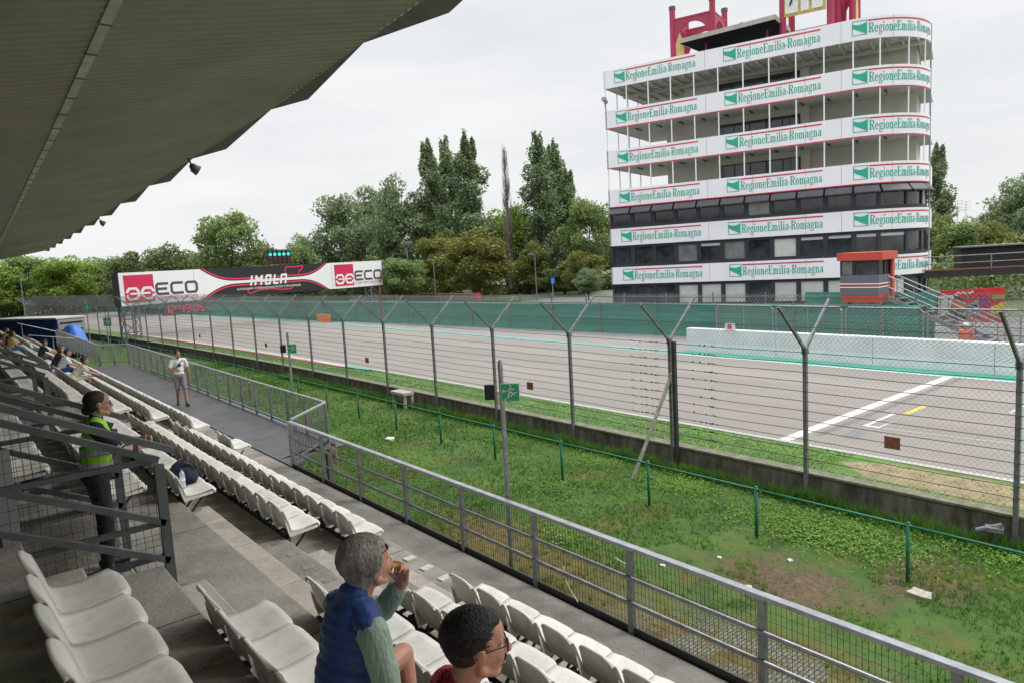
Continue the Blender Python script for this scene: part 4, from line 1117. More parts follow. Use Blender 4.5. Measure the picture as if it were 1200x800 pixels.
for i, T in enumerate(TOPS):
    m = MB(); curved_wall(m, ss, T-1.56, T, -.14, 0)
    for (sA, nA, sB, nB) in ((0,0,0,DW),(0,DW,LS+RR,DW),(LS+RR,DW,LS+RR,RR)):
        dx, dn = sB-sA, nB-nA; L_ = math.hypot(dx,dn); ox, on = -dn/L_*.14, dx/L_*.14
        A, B_ = (sA,nA), (sB,nB)
        if sA == 0 and sB == 0: ox, on = .14, 0
        elif nA == DW and nB == DW: ox, on = 0, -.14
        else: ox, on = -.14, 0
        m.quadbox([tw(*A,T-1.56),tw(*B_,T-1.56),tw(B_[0]+ox,B_[1]+on,T-1.56),tw(A[0]+ox,A[1]+on,T-1.56),tw(*A,T),tw(*B_,T),tw(B_[0]+ox,B_[1]+on,T),tw(A[0]+ox,A[1]+on,T)])
    band = m.build('fascia_band', M['band'], tower)
    m = MB(); m.prism(footprint(.16), T-1.50, T-1.05); sl = m.build('floor_slab', M['soffitT'], tower)
    if i in (1,2,3):
        m = MB(); curved_wall(m, ss, T-1.60, T-1.52, -.02, .012); m.build('red_edge', M['bandred'], band)
    m = MB()
    for sj in (3.1,9.2,12.9,17.0,19.6,23.2): m.face([tput(sj,T-1.54,.006),tput(sj+.03,T-1.54,.006),tput(sj+.03,T-.01,.006),tput(sj,T-.01,.006)])
    m.build('panel_joint', M['grey'], band)['kind'] = 'stuff'
    starts = [(1.02,7.45),(10.75,7.45),(20.35,7.35)]
    for (s0, W_) in starts:
        off = .15*(i/5)
        s0 += off
        cap = .62; zb_ = T-1.12
        # logo: outlined box with a green wave over white
        m = MB()
        def lp(u, v, w): return tput(s0+u, v, w)
        lw, lh = 1.02, 1.05; l0 = T-1.22
        for (a,b_,c,d) in ((0,0,lw,.05),(0,lh-.05,lw,lh),(0,.05,.05,lh-.05),(lw-.05,.05,lw,lh-.05)):
            for q in range(6): m.face([lp(a+(c-a)*q/6,l0+b_,.02),lp(a+(c-a)*(q+1)/6,l0+b_,.02),lp(a+(c-a)*(q+1)/6,l0+d,.02),lp(a+(c-a)*q/6,l0+d,.02)])
        K = 8
        for q in range(K):
            ua, ub = .05+(lw-.1)*q/K, .05+(lw-.1)*(q+1)/K
            top = lambda u: l0+lh*(.80-.10*math.sin((u-.05)/(lw-.1)*PI*1.1)); bot = lambda u: l0+lh*(.52-.46*((u-.05)/(lw-.1)))
            m.face([lp(ua,bot(ua),.025),lp(ub,bot(ub),.025),lp(ub,top(ub),.025),lp(ua,top(ua),.025)])
        m.build('emblem', M['letter'], band)
        m = MB(); stroke_text(m, TXT, s0+1.12, W_-1.15, .70, zb_, tput, .010); m.build('lettering', M['letter'], band)
        m = MB(); n_ = 12
        for q in range(n_):
            a = s0+1.08+(W_-1.1)*q/n_; c = s0+1.08+(W_-1.1)*(q+1)/n_
            m.face([tput(a,T-.30,.012),tput(c,T-.30,.012),tput(c,T-.19,.012),tput(a,T-.19,.012)])
        m.build('red_line', M['bandred'], band)
PS = [.08+2.035*k for k in range(11)]+[LS+RR*t for t in (.42,.86,1.25)]
# open balconies: posts, inner walls, dark windows, ceiling lamps and ribs
for i in (0,1,2):
    zt_, zb_ = TOPS[i]-1.55, TOPS[i+1]+.0
    for s in PS:
        p = tput(s,0,-.06); m = MB(); m.tube((p[0],p[1],zb_-.02),(p[0],p[1],zt_+.02),.055,.055,8); m.build('post', M['white'], tower)
    for nn in (2.6,5.2,7.8,10.6):
        p = tw(.08,nn,0); m = MB(); m.tube((p[0],p[1],zb_-.02),(p[0],p[1],zt_+.02),.055,.055,8); m.build('post', M['white'], tower)
    zf = TOPS[i+1]-1.05
    m = MB(); m.prism([tw(4.2 if i else 6.0,4.3,0)[:2],tw(16.6,4.3,0)[:2],tw(16.6,5.0,0)[:2],tw(22,5.0,0)[:2],tw(24.4,5.0,0)[:2],tw(24.4,11,0)[:2],tw(4.2 if i else 6.0,11,0)[:2]], zf, zt_+.05)
    m.build('inner_wall', M['towerwall'], tower)
    for (a, c, cols) in ((9.0,15.9,5),):
        fr = MB(); fr.quadbox([tw(a,4.22,zf+.9),tw(c,4.22,zf+.9),tw(c,4.3,zf+.9),tw(a,4.3,zf+.9),tw(a,4.22,zf+2.55),tw(c,4.22,zf+2.55),tw(c,4.3,zf+2.55),tw(a,4.3,zf+2.55)])
        fo = fr.build('window', M['frame'], tower)
        for q in range(cols):
            u0, u1 = a+.1+(c-a-.1)*q/cols, a+(c-a-.1)*(q+1)/cols
            g = MB(); g.quadbox([tw(u0,4.19,zf+1.0),tw(u1,4.19,zf+1.0),tw(u1,4.23,zf+1.0),tw(u0,4.23,zf+1.0),tw(u0,4.19,zf+2.45),tw(u1,4.19,zf+2.45),tw(u1,4.23,zf+2.45),tw(u0,4.23,zf+2.45)]); g.build('pane', M['glass'], fo)
    m = MB()
    m.quadbox([tw(18.3,4.93,zf+1.3),tw(21.5,4.93,zf+1.3),tw(21.5,5.02,zf+1.3),tw(18.3,5.02,zf+1.3),tw(18.3,4.93,zf+2.1),tw(21.5,4.93,zf+2.1),tw(21.5,5.02,zf+2.1),tw(18.3,5.02,zf+2.1)])
    m.build('wall_panel', M['soffitT'], tower)
    for s in range(1,12):
        m = MB(); A = tw(s*2.03+.1,2.0,0); B_ = tw(s*2.03+.1,3.2,0); m.beam((A[0],A[1],zt_-.03),(B_[0],B_[1],zt_-.03),.14,.07); m.build('ceiling_lamp', M['lampdark'], tower)

    if i == 0:
        m = MB()
        for s in [1.1+1.02*k for k in range(24)]:
            A = tw(s,.3,0); B_ = tw(s,8,0)
            if s > LS: A = tw(s,.3+(s-LS)*.5,0)
            m.beam((A[0],A[1],zt_-.07),(B_[0],B_[1],zt_-.07),.16,.2)
        A = tw(.3,3.7,0); B_ = tw(25,3.7,0); m.beam((A[0],A[1],zt_-.16),(B_[0],B_[1],zt_-.16),.3,.36)
        m.build('ceiling_beam', M['soffitT'], tower)
# glazed storeys
random.seed(5)
for i in (3,4,5):
    zt_ = TOPS[i]-1.56; zb_ = TOPS[i+1] if i < 5 else -.9
    m = MB(); 
    pts = [tput(s,0,-.45)[:2] for s in ss]
    curved_wall(m, ss, zb_, zb_+.16, -.4, -.1); m.build('window_sill_band', M['frame'], tower); m = MB(); curved_wall(m, ss, zt_-.12, zt_, -.4, -.1)
    m.build('window_head_band', M['frame'], tower)
    m = MB(); m.prism(footprint(3.0), zb_-(4 if i == 5 else 0), zt_); m.build('core_wall', M['towerwall'] if i == 3 else M['glass'], tower)
    wp = PS
    S2 = [.0]+[PS[k] for k in range(1,11)]+[LS+RR*.42+0,LS+RR*.86,LS+RR*1.25,LS+ARC-.02]
    for j, (a, c) in enumerate(zip(S2[:-1], S2[1:])):
        f = MB(); wd = .22 if j < 11 else .14
        n_ = 1 if c <= LS+.2 else 3
        def pan(mb, u0, u1, v0, v1, w0, w1):
            for q in range(n_):
                x0, x1 = u0+(u1-u0)*q/n_, u0+(u1-u0)*(q+1)/n_
                mb.quadbox([tput(x0,v0,w0),tput(x1,v0,w0),tput(x1,v0,w1),tput(x0,v0,w1),tput(x0,v1,w0),tput(x1,v1,w0),tput(x1,v1,w1),tput(x0,v1,w1)])
        za, zc_ = zb_+.16, zt_-.12
        for (u0,u1,v0,v1) in ((a,a+wd,za,zc_),(c-wd*.6,c,za,zc_),(a+wd,c-wd*.6,za,za+.12),(a+wd,c-wd*.6,zc_-.12,zc_)): pan(f,u0,u1,v0,v1,-.34,-.16)
        fo = f.build('window', M['frame'], tower)
        r = random.random()
        if i == 5: gm = M['blind'] if j in (3,4,5,7,8,9,11) else M['glass']
        elif i == 4: gm = M['glassl'] if j in (3,5) else M['blind'] if j == 7 else M['glass']
        else: gm = M['glassl'] if j in (6,) else M['blind'] if j == 13 else M['glass']
        g = MB(); pan(g, a+wd-.01, c-wd*.6+.01, za+.1, zc_-.1, -.28, -.26); g.build('pane', gm, fo)
        if i >= 4 and gm is M['glass'] and j in (4,5,8,9,10,11):
            g = MB(); pan(g, a+wd+.02, c-wd*.6-.02, zc_-.36, zc_-.13, -.255, -.25); g.build('roller_blind', M['blind'], fo)
        if i == 3:
            g = MB(); x0, x1 = a+.1, c-.06
            for q in range(n_):
                ua, ub = x0+(x1-x0)*q/n_, x0+(x1-x0)*(q+1)/n_
                g.face([tput(ua,zt_-.10,-.05),tput(ub,zt_-.10,-.05),tput(ub,zt_-.62,.42),tput(ua,zt_-.62,.42)])
                g.quadbox([tput(ua,zt_-.70,.38),tput(ub,zt_-.70,.38),tput(ub,zt_-.70,.44),tput(ua,zt_-.70,.44),tput(ua,zt_-.60,.38),tput(ub,zt_-.60,.38),tput(ub,zt_-.60,.44),tput(ua,zt_-.60,.44)])
            for u in (x0,x1-.03): g.face([tput(u,zt_-.10,-.05),tput(u,zt_-.62,.42),tput(u,zt_-.62,.0)])
            g.build('awning', M['awning'], tower)
m = MB()
A = tw(LS+RR+.0,RR+.05,0); m.tube((A[0],A[1],-.7),(A[0],A[1],20.35),.07,.07,6); m.build('drain_pipe', M['grey'], tower)
# camera on the left balcony rail
t = thing('tv_camera', tw(.2,-.3,17), 'small white camera on the outer corner of the top balcony', 'camera')
m = MB(); A = tw(.1,-.35,17.9); m.box(A,(.5,.3,.3),.4); m.ell((A[0]+.3,A[1],A[2]-.2),(.16,.16,.2),8,6); B_ = tw(.1,0,16.9); m.beam((A[0],A[1],A[2]),B_,.06,.06); m.build('body', M['grey'], t)
# roof canopy board
cv = thing('roof_canopy', tw(8,1,20.5), 'dark flat canopy board tilted over the tower roof edge', 'canopy')
m = MB(); q = [(7.1,-.1,21.35),(14.9,-.1,21.62),(15.3,3.6,21.35),(8.2,3.6,21.05)]
lo = [tw(*p) for p in q]; hi = [(p[0],p[1],p[2]+.30) for p in lo]
m.quadbox(lo+hi); m.build('slab', M['canopy'], cv)
m = MB()
for (a, c) in ((0,1),(1,2),(3,0)):
    A, B_ = Vector(lo[a])+Vector((0,0,.17)), Vector(lo[c])+Vector((0,0,.17)); m.beam(A-TN*.04,B_-TN*.04,.05,.36)
m.build('edge_trim', mat('canopy_trim',(.42,.40,.36),.7,dirt=.3), cv)
m = MB()
for s, n_ in ((9,1.2),(14,1.2),(9.5,3.2),(14.5,3.2)): A = tw(s,n_,20.3); m.beam(A,(A[0],A[1],21.3),.12,.12,up=(1,0,0))
m.build('leg', M['redsteel'], cv)
# red steel towers on the roof
def red_frame(s0, s1, n0, n1, ztop, label, posts_extra=True):
    t = thing('roof_frame', tw(s0,n0,20.0), label, 'frame', 'red steel frames on the tower roof')
    z0 = 19.9
    for (s, n_) in ((s0,n0),(s1,n0),(s1,n1),(s0,n1)):
        m = MB(); A = tw(s,n_,z0); m.tube(A,(A[0],A[1],ztop),.26,.26,10); m.build('post', M['redsteel'], t)
        m = MB(); m.tube((A[0],A[1],ztop),(A[0],A[1],ztop+.3),.3,.3,10); m.build('post_cap', M['lampdark'], t)
    for (sa,na,sb,nb) in ((s0,n0,s1,n0),(s1,n0,s1,n1),(s0,n1,s1,n1),(s0,n0,s0,n1)):
        m = MB(); A = Vector(tw(sa,na,0)); B_ = Vector(tw(sb,nb,0)); d = B_-A; K = 14; zs = ztop-1.3
        L_ = d.length; cx = .5; rad = .42
        for q in range(K):
            # spandrel arch made of wedges
            ua, ub = q/K, (q+1)/K
            f = lambda u: zs-2.0+ (2.0*math.sqrt(max(0,1-((u-.5)/.44)**2)) if abs(u-.5) < .44 else -.3)
            for off in (-.12,.12):
                nrm = Vector((-d.y,d.x,0)).normalized()*off
                m.face([tuple(A+d*ua+nrm+Vector((0,0,f(ua)))),tuple(A+d*ub+nrm+Vector((0,0,f(ub)))),tuple(A+d*ub+nrm+Vector((0,0,zs+.35))),tuple(A+d*ua+nrm+Vector((0,0,zs+.35)))])
            nrm = Vector((-d.y,d.x,0)).normalized()*.12
            m.face([tuple(A+d*ua-nrm+Vector((0,0,f(ua)))),tuple(A+d*ub-nrm+Vector((0,0,f(ub)))),tuple(A+d*ub+nrm+Vector((0,0,f(ub)))),tuple(A+d*ua+nrm+Vector((0,0,f(ua))))])
        m.beam(A+Vector((0,0,zs+.4)),B_+Vector((0,0,zs+.4)),.3,.14); m.beam(A+Vector((0,0,20.6)),B_+Vector((0,0,20.6)),.25,.3)
        m.build('arch', M['redsteel'], t)
    return t
rf = red_frame(5.3,8.9,3.6,7.4,25.4,'left red arched steel frame on the tower roof')
m = MB(); 
A = tw(5.3,5.5,22.7)
def disc(m, c, r, w, nax, n=24):
    c = Vector(c); a = Vector(nax).normalized(); m.tube(c-a*w, c+a*w, r, r, n)
disc(m, tw(5.22,5.5,22.6), 1.35, .04, TD); dp = m.build('round_panel', M['gold'], rf)
m = MB(); disc(m, tw(5.16,5.5,22.6), 1.15, .04, TD); m.build('inner_disc', M['cream'], dp)
rg = red_frame(15.2,18.7,1.2,4.8,27.4,'right red arched steel frame with a framed clock-like panel')
m = MB(); q = [tw(15.25,1.0,21.9),tw(18.4,1.0,21.9),tw(18.4,1.0,26),tw(15.25,1.0,26)]; q2 = [tw(15.25,1.15,21.9),tw(18.4,1.15,21.9),tw(18.4,1.15,26),tw(15.25,1.15,26)]
m.quadbox([q[0],q[1],q2[1],q2[0],q[3],q[2],q2[2],q2[3]]); dp = m.build('square_panel', M['gold'], rg)
m = MB()
for (a, c) in ((15.45,16.4),(16.6,17.2),(17.4,18.2)):
    for (z0,z1) in ((22.1,23.2),(23.3,24.6),(24.7,25.8)):
        m.quadbox([tw(a,.95,z0),tw(c,.95,z0),tw(c,1.0,z0),tw(a,1.0,z0),tw(a,.95,z1),tw(c,.95,z1),tw(c,1.0,z1),tw(a,1.0,z1)])
m.build('inner_pane', M['cream'], dp)
m = MB()
for a, c, w_ in (((16.0,23.6),(17.2,23.8),.3),((16.1,23.5),(15.8,22.7),.12),((17.1,23.8),(17.6,24.6),.2),((17.6,24.6),(18.0,24.5),.14),((17.1,23.7),(17.4,22.9),.1),((16.0,23.7),(15.7,24.3),.1)):
    A, B_ = tw(a[0],.88,a[1]), tw(c[0],.88,c[1]); m.beam(A,B_,.05,w_)
m.build('dark_emblem', M['navy'], dp)
rh = red_frame(18.95,20.0,3.4,6.4,24.6,'small red frame behind the right one on the tower roof')
m = MB(); disc(m, tw(20.1,4.9,22.4), 1.0, .04, TD); m.build('round_panel', M['gold'], rh)
for i, (s, n_, h) in enumerate(((10.9,5.5,23.3),(12.3,5.6,22.5),(9.6,5.2,22.2))):
    m = MB(); A = tw(s,n_,20.0); m.tube(A,(A[0],A[1],h),.2,.2,10); m.mat(1).tube((A[0],A[1],h),(A[0],A[1],h+.22),.24,.24,10)
    tag(m.build('roof_post', [M['redsteel'], M['lampdark']]), ['tallest of the three red posts between the roof frames','rightmost short red post behind the roof canopy','shortest red post next to the left roof frame'][i], 'post', 'red posts on the tower roof')
m = MB(); A = tw(8.8,5.4,21.6); B_ = tw(15.3,5.4,21.2); m.beam(A,B_,.2,.22); tag(m.build('roof_beam', M['redsteel']), 'red beam linking the red posts on the tower roof', 'beam')

# ================================================================ FAR SIDE OF THE TRACK
# white concrete wall
m = MB()
wp_ = [(27.3,-8),(27.3,20.6)]
for y0, y1 in zip([-8,-4,0,4,8,12,16,20.6][:-1],[-8,-4,0,4,8,12,16,20.6][1:]):
    m.bx(27.3,27.7,y0+.006,y1-.006,-.75,.36)
ww = m.build('white_barrier', M['whitewall'], bevel=.02)
tag(ww, 'long white concrete pit wall along the far edge of the track', 'wall')
for k in range(6):
    pass
m = MB(); m.box((27.285,18.2,.52),(.04,.5,.3)); pl_ = m.build('round_sign', M['board_white']); tag(pl_, 'tiny white and red sign on top of the pit wall', 'sign')
m = MB(); m.tube((27.26,18.2,.52),(27.25,18.2,.52),.12,.12,12); q_ = m.build('red_symbol', M['board_red2'], pl_)
# green netting on tyre bank
def gxs(y): return 32.2-.085*(y-20) if y < 60 else 28.8+(y-60)*-.03+cur(y)*.55
gb = thing('green_barrier', (31,30,-.7), 'long green netting barrier along the far run-off', 'barrier')
m = MB(); yss = [12.5]+[y for y in range(14,160,2)]
for y0, y1 in zip(yss[:-1], yss[1:]):
    x0, x1 = gxs(y0), gxs(y1)
    rows = [(0,-.75),(.05,-.3),(.0,.15),(.06,.6),(.0,1.02)]
    for (o0,z0),(o1,z1) in zip(rows[:-1], rows[1:]): m.face([(x0+o0,y0,z0),(x1+o0,y1,z0),(x1+o1,y1,z1),(x0+o1,y0,z1)])
    m.face([(x0,y0,1.02),(x1,y1,1.02),(x1+1.2,y1,1.0),(x0+1.2,y0,1.0)])
m.build('netting', M['screen'], gb, smooth=False)
m = MB()
for y in range(14,150,4): m.beam((gxs(y)-.03,y,-.7),(gxs(y)-.03,y,1.22),.05,.05)
m.build('netting_post', M['galvd'], gb)['kind'] = 'stuff'
m = MB()
for y0, y1 in zip(range(14,150,4), range(18,154,4)):
    m.beam((gxs(y0)-.05,y0,1.1),(gxs(y1)-.05,y1,1.1),.03,.05)
    m.beam((gxs(y0)+.6,y0,1.45),(gxs(y1)+.6,y1,1.45),.03,.03)
m.build('top_cable', M['galv'], gb)
cf = thing('catch_fence', (32.5,30,-.7), 'thin grey catch fence behind the green netting', 'fence')
m = MB()
for y in range(8,150,3): m.beam((gxs(y)+1.0,y,-.7),(gxs(y)+1.0,y,1.62),.06,.06)
m.build('fence_post', M['galvd'], cf)['kind'] = 'stuff'
m = MB()
for y0 in range(8,150,3): chain((gxs(y0)+1.0,y0,.6),(gxs(y0+3)+1.0,y0+3,.6),(0,0,0),(0,0,.95),.2,.009,m)
m.build('wire_mesh', M['wire'], cf)
# silver fence panels behind the white wall
for j in range(7):
    y0 = 19.6-j*3.05
    t = thing('mesh_fence', (28.3,y0,-.7), '%s galvanised fence panel behind the white pit wall' % (['leftmost','second','third','fourth','fifth','sixth','seventh'][j]), 'fence panel', 'galvanised fence panels behind the pit wall')
    m = MB(); zt_ = 1.38; yb_ = y0-2.9
    m.path([(28.3,y0,-.7),(28.3,y0,zt_-.15),(28.3,y0-.12,zt_),(28.3,yb_+.12,zt_),(28.3,yb_,zt_-.15),(28.3,yb_,-.7)],.03,8)
    m.tube((28.3,(y0+yb_)/2,-.7),(28.3,(y0+yb_)/2,zt_),.02,.02,6); m.build('frame', M['galv'], t)
    m = MB(); chain((28.3,yb_,0),(28.3,y0,0),(0,0,-.6),(0,0,zt_),.16,.006,m); m.build('wire_mesh', M['wire'], t)
# start judge's booth on stilts
def bp(s, n_, z): # booth axes follow the tower front
    p = Vector((33.0,16.0,0))+Vector((.0,-1,0))*s+Vector((1,0,0))*n_; return (p.x,p.y,z)
bo = thing('start_booth', (33,15,-.7), 'small red and grey glazed booth on stilts with a stair', 'booth')
def bbox_(m, s0,s1,n0,n1,z0,z1): m.bx(33+n0*.68,33+n1*.68,16.0-s1*.8,16.0-s0*.8,z0,z1)
m = MB(); bbox_(m,-.15,2.45,-.1,2.2,3.1,3.46); m.build('roof', M['boothred'], bo)
m = MB(); bbox_(m,.05,2.3,.02,2.1,1.15,1.5); m.build('floor_edge', M['boothred'], bo)
m = MB(); bbox_(m,.0,2.2,.0,2.08,1.5,2.42); lowp = m.build('lower_panel', M['boothgrey'], bo)
m = MB(); bbox_(m,-.005,2.205,-.01,2.09,2.0,2.04); bbox_(m,-.005,2.205,-.01,2.09,1.84,1.88); m.build('white_stripe', M['white'], lowp)
m = MB(); bbox_(m,-.006,2.206,-.012,2.1,1.905,1.975); m.build('red_stripe', M['bandred'], lowp)
m = MB(); bbox_(m,.06,2.14,.06,2.0,2.42,3.1); m.build('glazing', M['glass'], bo)
m = MB(); bbox_(m,.1,.7,.03,.055,2.45,3.06); m.build('pale_pane', M['glassl'], bo)
m = MB()
for (s,n_) in ((0,0),(.78,0),(2.12,0),(2.12,.9),(2.12,2.0),(0,2.0)): bbox_(m,s,s+.08,n_,n_+.08,2.42,3.1)
m.build('mullion', M['frame'], bo)
m = MB(); bbox_(m,2.2,2.32,1.75,2.1,1.2,3.3); m.build('side_panel', M['boothred'], bo)
for s in (.3,1.5):
    m = MB(); bbox_(m,s,s+.18,.4,.6,-.75,1.15); m.build('stilt', M['galvd'], bo)
m = MB()
st = [(33.6,13.3,1.4),(33.6,9.6,-.6)]
for dx in (0,.9):
    a = Vector((33.2+dx,13.9,1.35)); c = Vector((33.4+dx,9.7,-.65)); m.beam(a,c,.06,.2)
    for h in (.5,1.0): m.tube(a+Vector((0,0,h)),c+Vector((0,0,h)),.028,.028,6)
    for q in range(5): p = a.lerp(c,q/4); m.tube(p,p+Vector((0,0,1.0)),.025,.025,6)
for q in range(11):
    p = Vector((33.85,13.6,1.3)).lerp(Vector((33.85,9.7,-.6)),q/10); m.box(p,(.86,.26,.03))
m.build('stair', M['galv'], bo)
# green slope net behind the booth
m = MB()
for k in range(5): 
    y0, y1 = 19.5-k*1.3, 19.5-(k+1)*1.3
    m.face([(36,y0,-.8),(36,y1,-.8),(36.3,y1,1.4-.2*max(0,k-4)),(36.3,y0,1.4-.2*max(0,k-5))])
tag(m.build('green_sheet', M['screen']), 'green netting sheet hung behind the booth stair', 'netting')
# raised walkway / bridge to the right of the tower
br = thing('footbridge', (64,20,-.7), 'dark steel footbridge running right from the tower', 'bridge')
A = Vector((60.5,24.3,1.0)); B_ = Vector((72,7,1.15))
m = MB(); m.beam(A,B_,2.2,.55); m.build('deck', M['bridge'], br)
m = MB(); m.beam(A+Vector((-1.2,-.7,.34)),B_+Vector((-1.2,-.7,.34)),.06,.1); m.build('edge_beam', M['rust'], br)
for q, h in ((.03,3.4),(.55,3.4),(.9,3.4)):
    p = A.lerp(B_,q); m = MB(); m.bx(p.x-.35,p.x+.35,p.y-.35,p.y+.35,-4.2,.8); m.build('pier', M['bridge'], br)
m = MB()
for q in range(8):
    p = A.lerp(B_,q/7); m.tube((p.x-1,p.y-.6,1.2),(p.x-1,p.y-.6,2.4),.05,.05,6)
m.tube(A+Vector((-1,-.6,1.35)),B_+Vector((-1,-.6,1.35)),.05,.05,6); m.tube(A+Vector((-1,-.6,.8)),B_+Vector((-1,-.6,.8)),.04,.04,6); m.build('railing', M['galvd'], br)
sh = thing('dark_shed', (72,18,-2), 'long dark timber shed with a pale flat roof edge beyond the footbridge', 'shed')
A = Vector((68.5,23.0,0)); B_ = Vector((80,7,0)); d_ = (B_-A)
m = MB(); m.beam(A+Vector((0,0,1.9)),B_+Vector((0,0,1.9)),1.8,1.9); m.build('wall', mat('shed_boards',(.028,.018,.018),.8,var=.5,scale=2,stretch=(1,1,9)), sh)
m = MB(); m.beam(A+Vector((-.2,0,2.92)),B_+Vector((-.2,0,3.05)),2.2,.12); m.build('roof', M['galvd'], sh)
# mural wall
mu = thing('mural_wall', (66,22,-4), 'low wall painted in bright red, orange, purple and yellow shapes', 'wall')
A = Vector((65.0,23.3,-2.6)); B_ = Vector((69.5,19.8,-2.6)); d_ = (B_-A); nrm = Vector((d_.y,-d_.x,0)).normalized()*-1
if nrm.x > 0: nrm = -nrm
m = MB(); m.beam(A+Vector((0,0,.0)),B_+Vector((0,0,.0)),.3,4.0); m.build('wall', M['mural1'], mu)
def mq(pts, mm, e):
    m = MB(); m.face([tuple(A+d_*u+nrm*(.16+.004*e)+Vector((0,0,v))) for u, v in pts]); m.build('painted_shape', mm, mu)
mq([(0,0),(.2,0),(.3,1.6),(0,1.6)],M['cream'],1); mq([(.12,-.5),(.42,-.5),(.36,1.2),(.24,1.6)],M['board_black'],2)
mq([(.2,.6),(.45,.3),(.45,.8),(.22,1.2)],M['mural2'],3); mq([(.36,-.2),(.62,-.2),(.62,1.3),(.4,.6)],M['grey'],4)
mq([(.42,.1),(.58,.1),(.58,.7),(.46,.7)],M['board_black'],5); mq([(.60,.6),(.80,.3),(.72,1.5),(.60,1.5)],M['mural4'],6)
mq([(.78,-.2),(.99,-.2),(.99,.8),(.78,.4)],M['mural3'],7); mq([(.80,.95),(.99,.95),(.99,1.4),(.80,1.4)],M['mural5'],8)
for q in range(8): mq([(.24+.035*q,1.62+.1*(q%2)),(.275+.035*q,1.62+.1*(q%2)),(.275+.035*q,1.75+.1*(q%2)),(.24+.035*q,1.75+.1*(q%2))],M['cream'],9)
# background pieces right of the tower
t = thing('billboard_sign', (41,9.4,-.7), 'small white sign with red figures on the fence right of the booth', 'sign')
m = MB(); m.bx(34.0,34.03,7.55,8.5,.55,1.15); p_ = m.build('panel', M['board_white'], t)
m = MB(); m.bx(33.97,33.99,7.9,8.05,.65,1.05); m.bx(33.97,33.99,8.15,8.3,.95,1.05); m.build('red_marks', M['board_red2'], p_)
m = MB(); m.bx(34.04,34.1,7.5,7.6,-.7,1.2); m.build('post', M['galvd'], t)
t = thing('parasol', (40,10,-.7), 'green parasol open behind the pit wall', 'parasol')
m = MB(); n_ = 8; cx, cy_, cz = 38.5,8.0,.25
for q in range(n_):
    a0, a1 = 2*PI*q/n_, 2*PI*(q+1)/n_
    m.face([(cx,cy_,cz+.55),(cx+1.7*math.cos(a0),cy_+1.7*math.sin(a0),cz),(cx+1.7*math.cos(a1),cy_+1.7*math.sin(a1),cz)])
m.build('canopy', M['teal'], t); m = MB(); m.tube((cx,cy_,-.7),(cx,cy_,cz+.5),.03,.03,6); m.build('pole', M['galv'], t)
m = MB(); m.box((38,5.9,-.2),(.9,.9,1.2)); m.ell((38,5.9,.45),(.5,.5,.3),10,6); tag(m.build('covered_kart', M['mural1']), 'red covered equipment under the green parasol', 'equipment')
# long hedge/grass band and lane right of the tower (far)
flat('service_road', [(84,60),(150,28),(150,16),(84,40)], -3.9, M['runoff'])
# orange run-off marker
m = MB(); m.bx(27.2,27.6,60.2,62.4,-.7,.0); tag(m.build('marker_block', M['mural2']), 'orange marker block at the foot of the green barrier', 'block')
# red strip + low boards behind left part of the barrier
m = MB(); m.bx(44,44.2,60,74,-.7,.62); m.mat(1).bx(43.95,44.25,60,74,.62,.67); m.bx(43.9,44.3,59.6,60.0,-.7,.72)
tag(m.build('advert_board', [M['galvd'], M['board_red']]), 'grey board with red top edge behind the green barrier', 'board')
# lamp posts
def lamp(x, y, h, lab, head=True, z0=-.9):
    t = thing('lamp_post', (x,y,z0), lab, 'lamp post', 'lamp posts in front of the trees')
    m = MB(); m.tube((x,y,z0),(x,y,h),.085,.05,8); m.build('pole', M['galvd'], t)
    m = MB()
    if head:
        m.tube((x,y,h-.1),(x,y,h+.1),.5,.55,10)
        for q in range(6): a = q*PI/3; m.box((x+.5*math.cos(a),y+.5*math.sin(a),h+.2),(.3,.3,.25))
    else: m.beam((x,y,h),(x-.7,y-.1,h+.15),.1,.1); m.box((x-.8,y-.12,h+.1),(.5,.22,.12))
    m.build('lamp_head', M['galvd'], t)
lamp(42.0,70,6.4,'tall lamp mast with a ring of floodlights right of the gantry')
lamp(38.2,73.5,3.4,'short pale street lamp just right of the gantry banner',False)
lamp(40.2,72.2,3.6,'second short street lamp beside the tall lamp mast',False)
lamp(44.0,67.8,4.4,'thin grey pole with small lamps between the mast and the bare tree',False)
lamp(53.0,60.6,4.4,'thin grey pole in front of the right poplars',False)
lamp(9.2,118,5.5,'thin far pole at the left edge of the picture',False)
for i, (x, y, c, lab) in enumerate(((41.3,71.5,'white','white triangular road sign beside the tall lamp mast'),(42.2,70.6,'signblue','blue road sign beside the tall lamp mast'),(54.6,59.6,'signblue','small blue road sign in front of the right poplars'))):
    if c == 'signblue' and c not in M: M[c] = mat('sign_blue',(.03,.2,.65),.5)
    t = thing('road_sign', (x,y,-.9), lab, 'sign', 'small road signs beyond the track')
    m = MB(); m.tube((x,y,-.9),(x,y,1.6),.04,.04,6); m.build('pole', M['grey'], t)
    m = MB()
    if c == 'white': m.prism([(0,0)]*3,0,0) if False else m.face([(x-.35,y-.05,1.7),(x+.3,y-.05,1.7),(x,y-.05,1.1)])
    else: m.box((x,y-.05,1.35),(.5,.04,.7))
    m.build('panel', M[c], t)
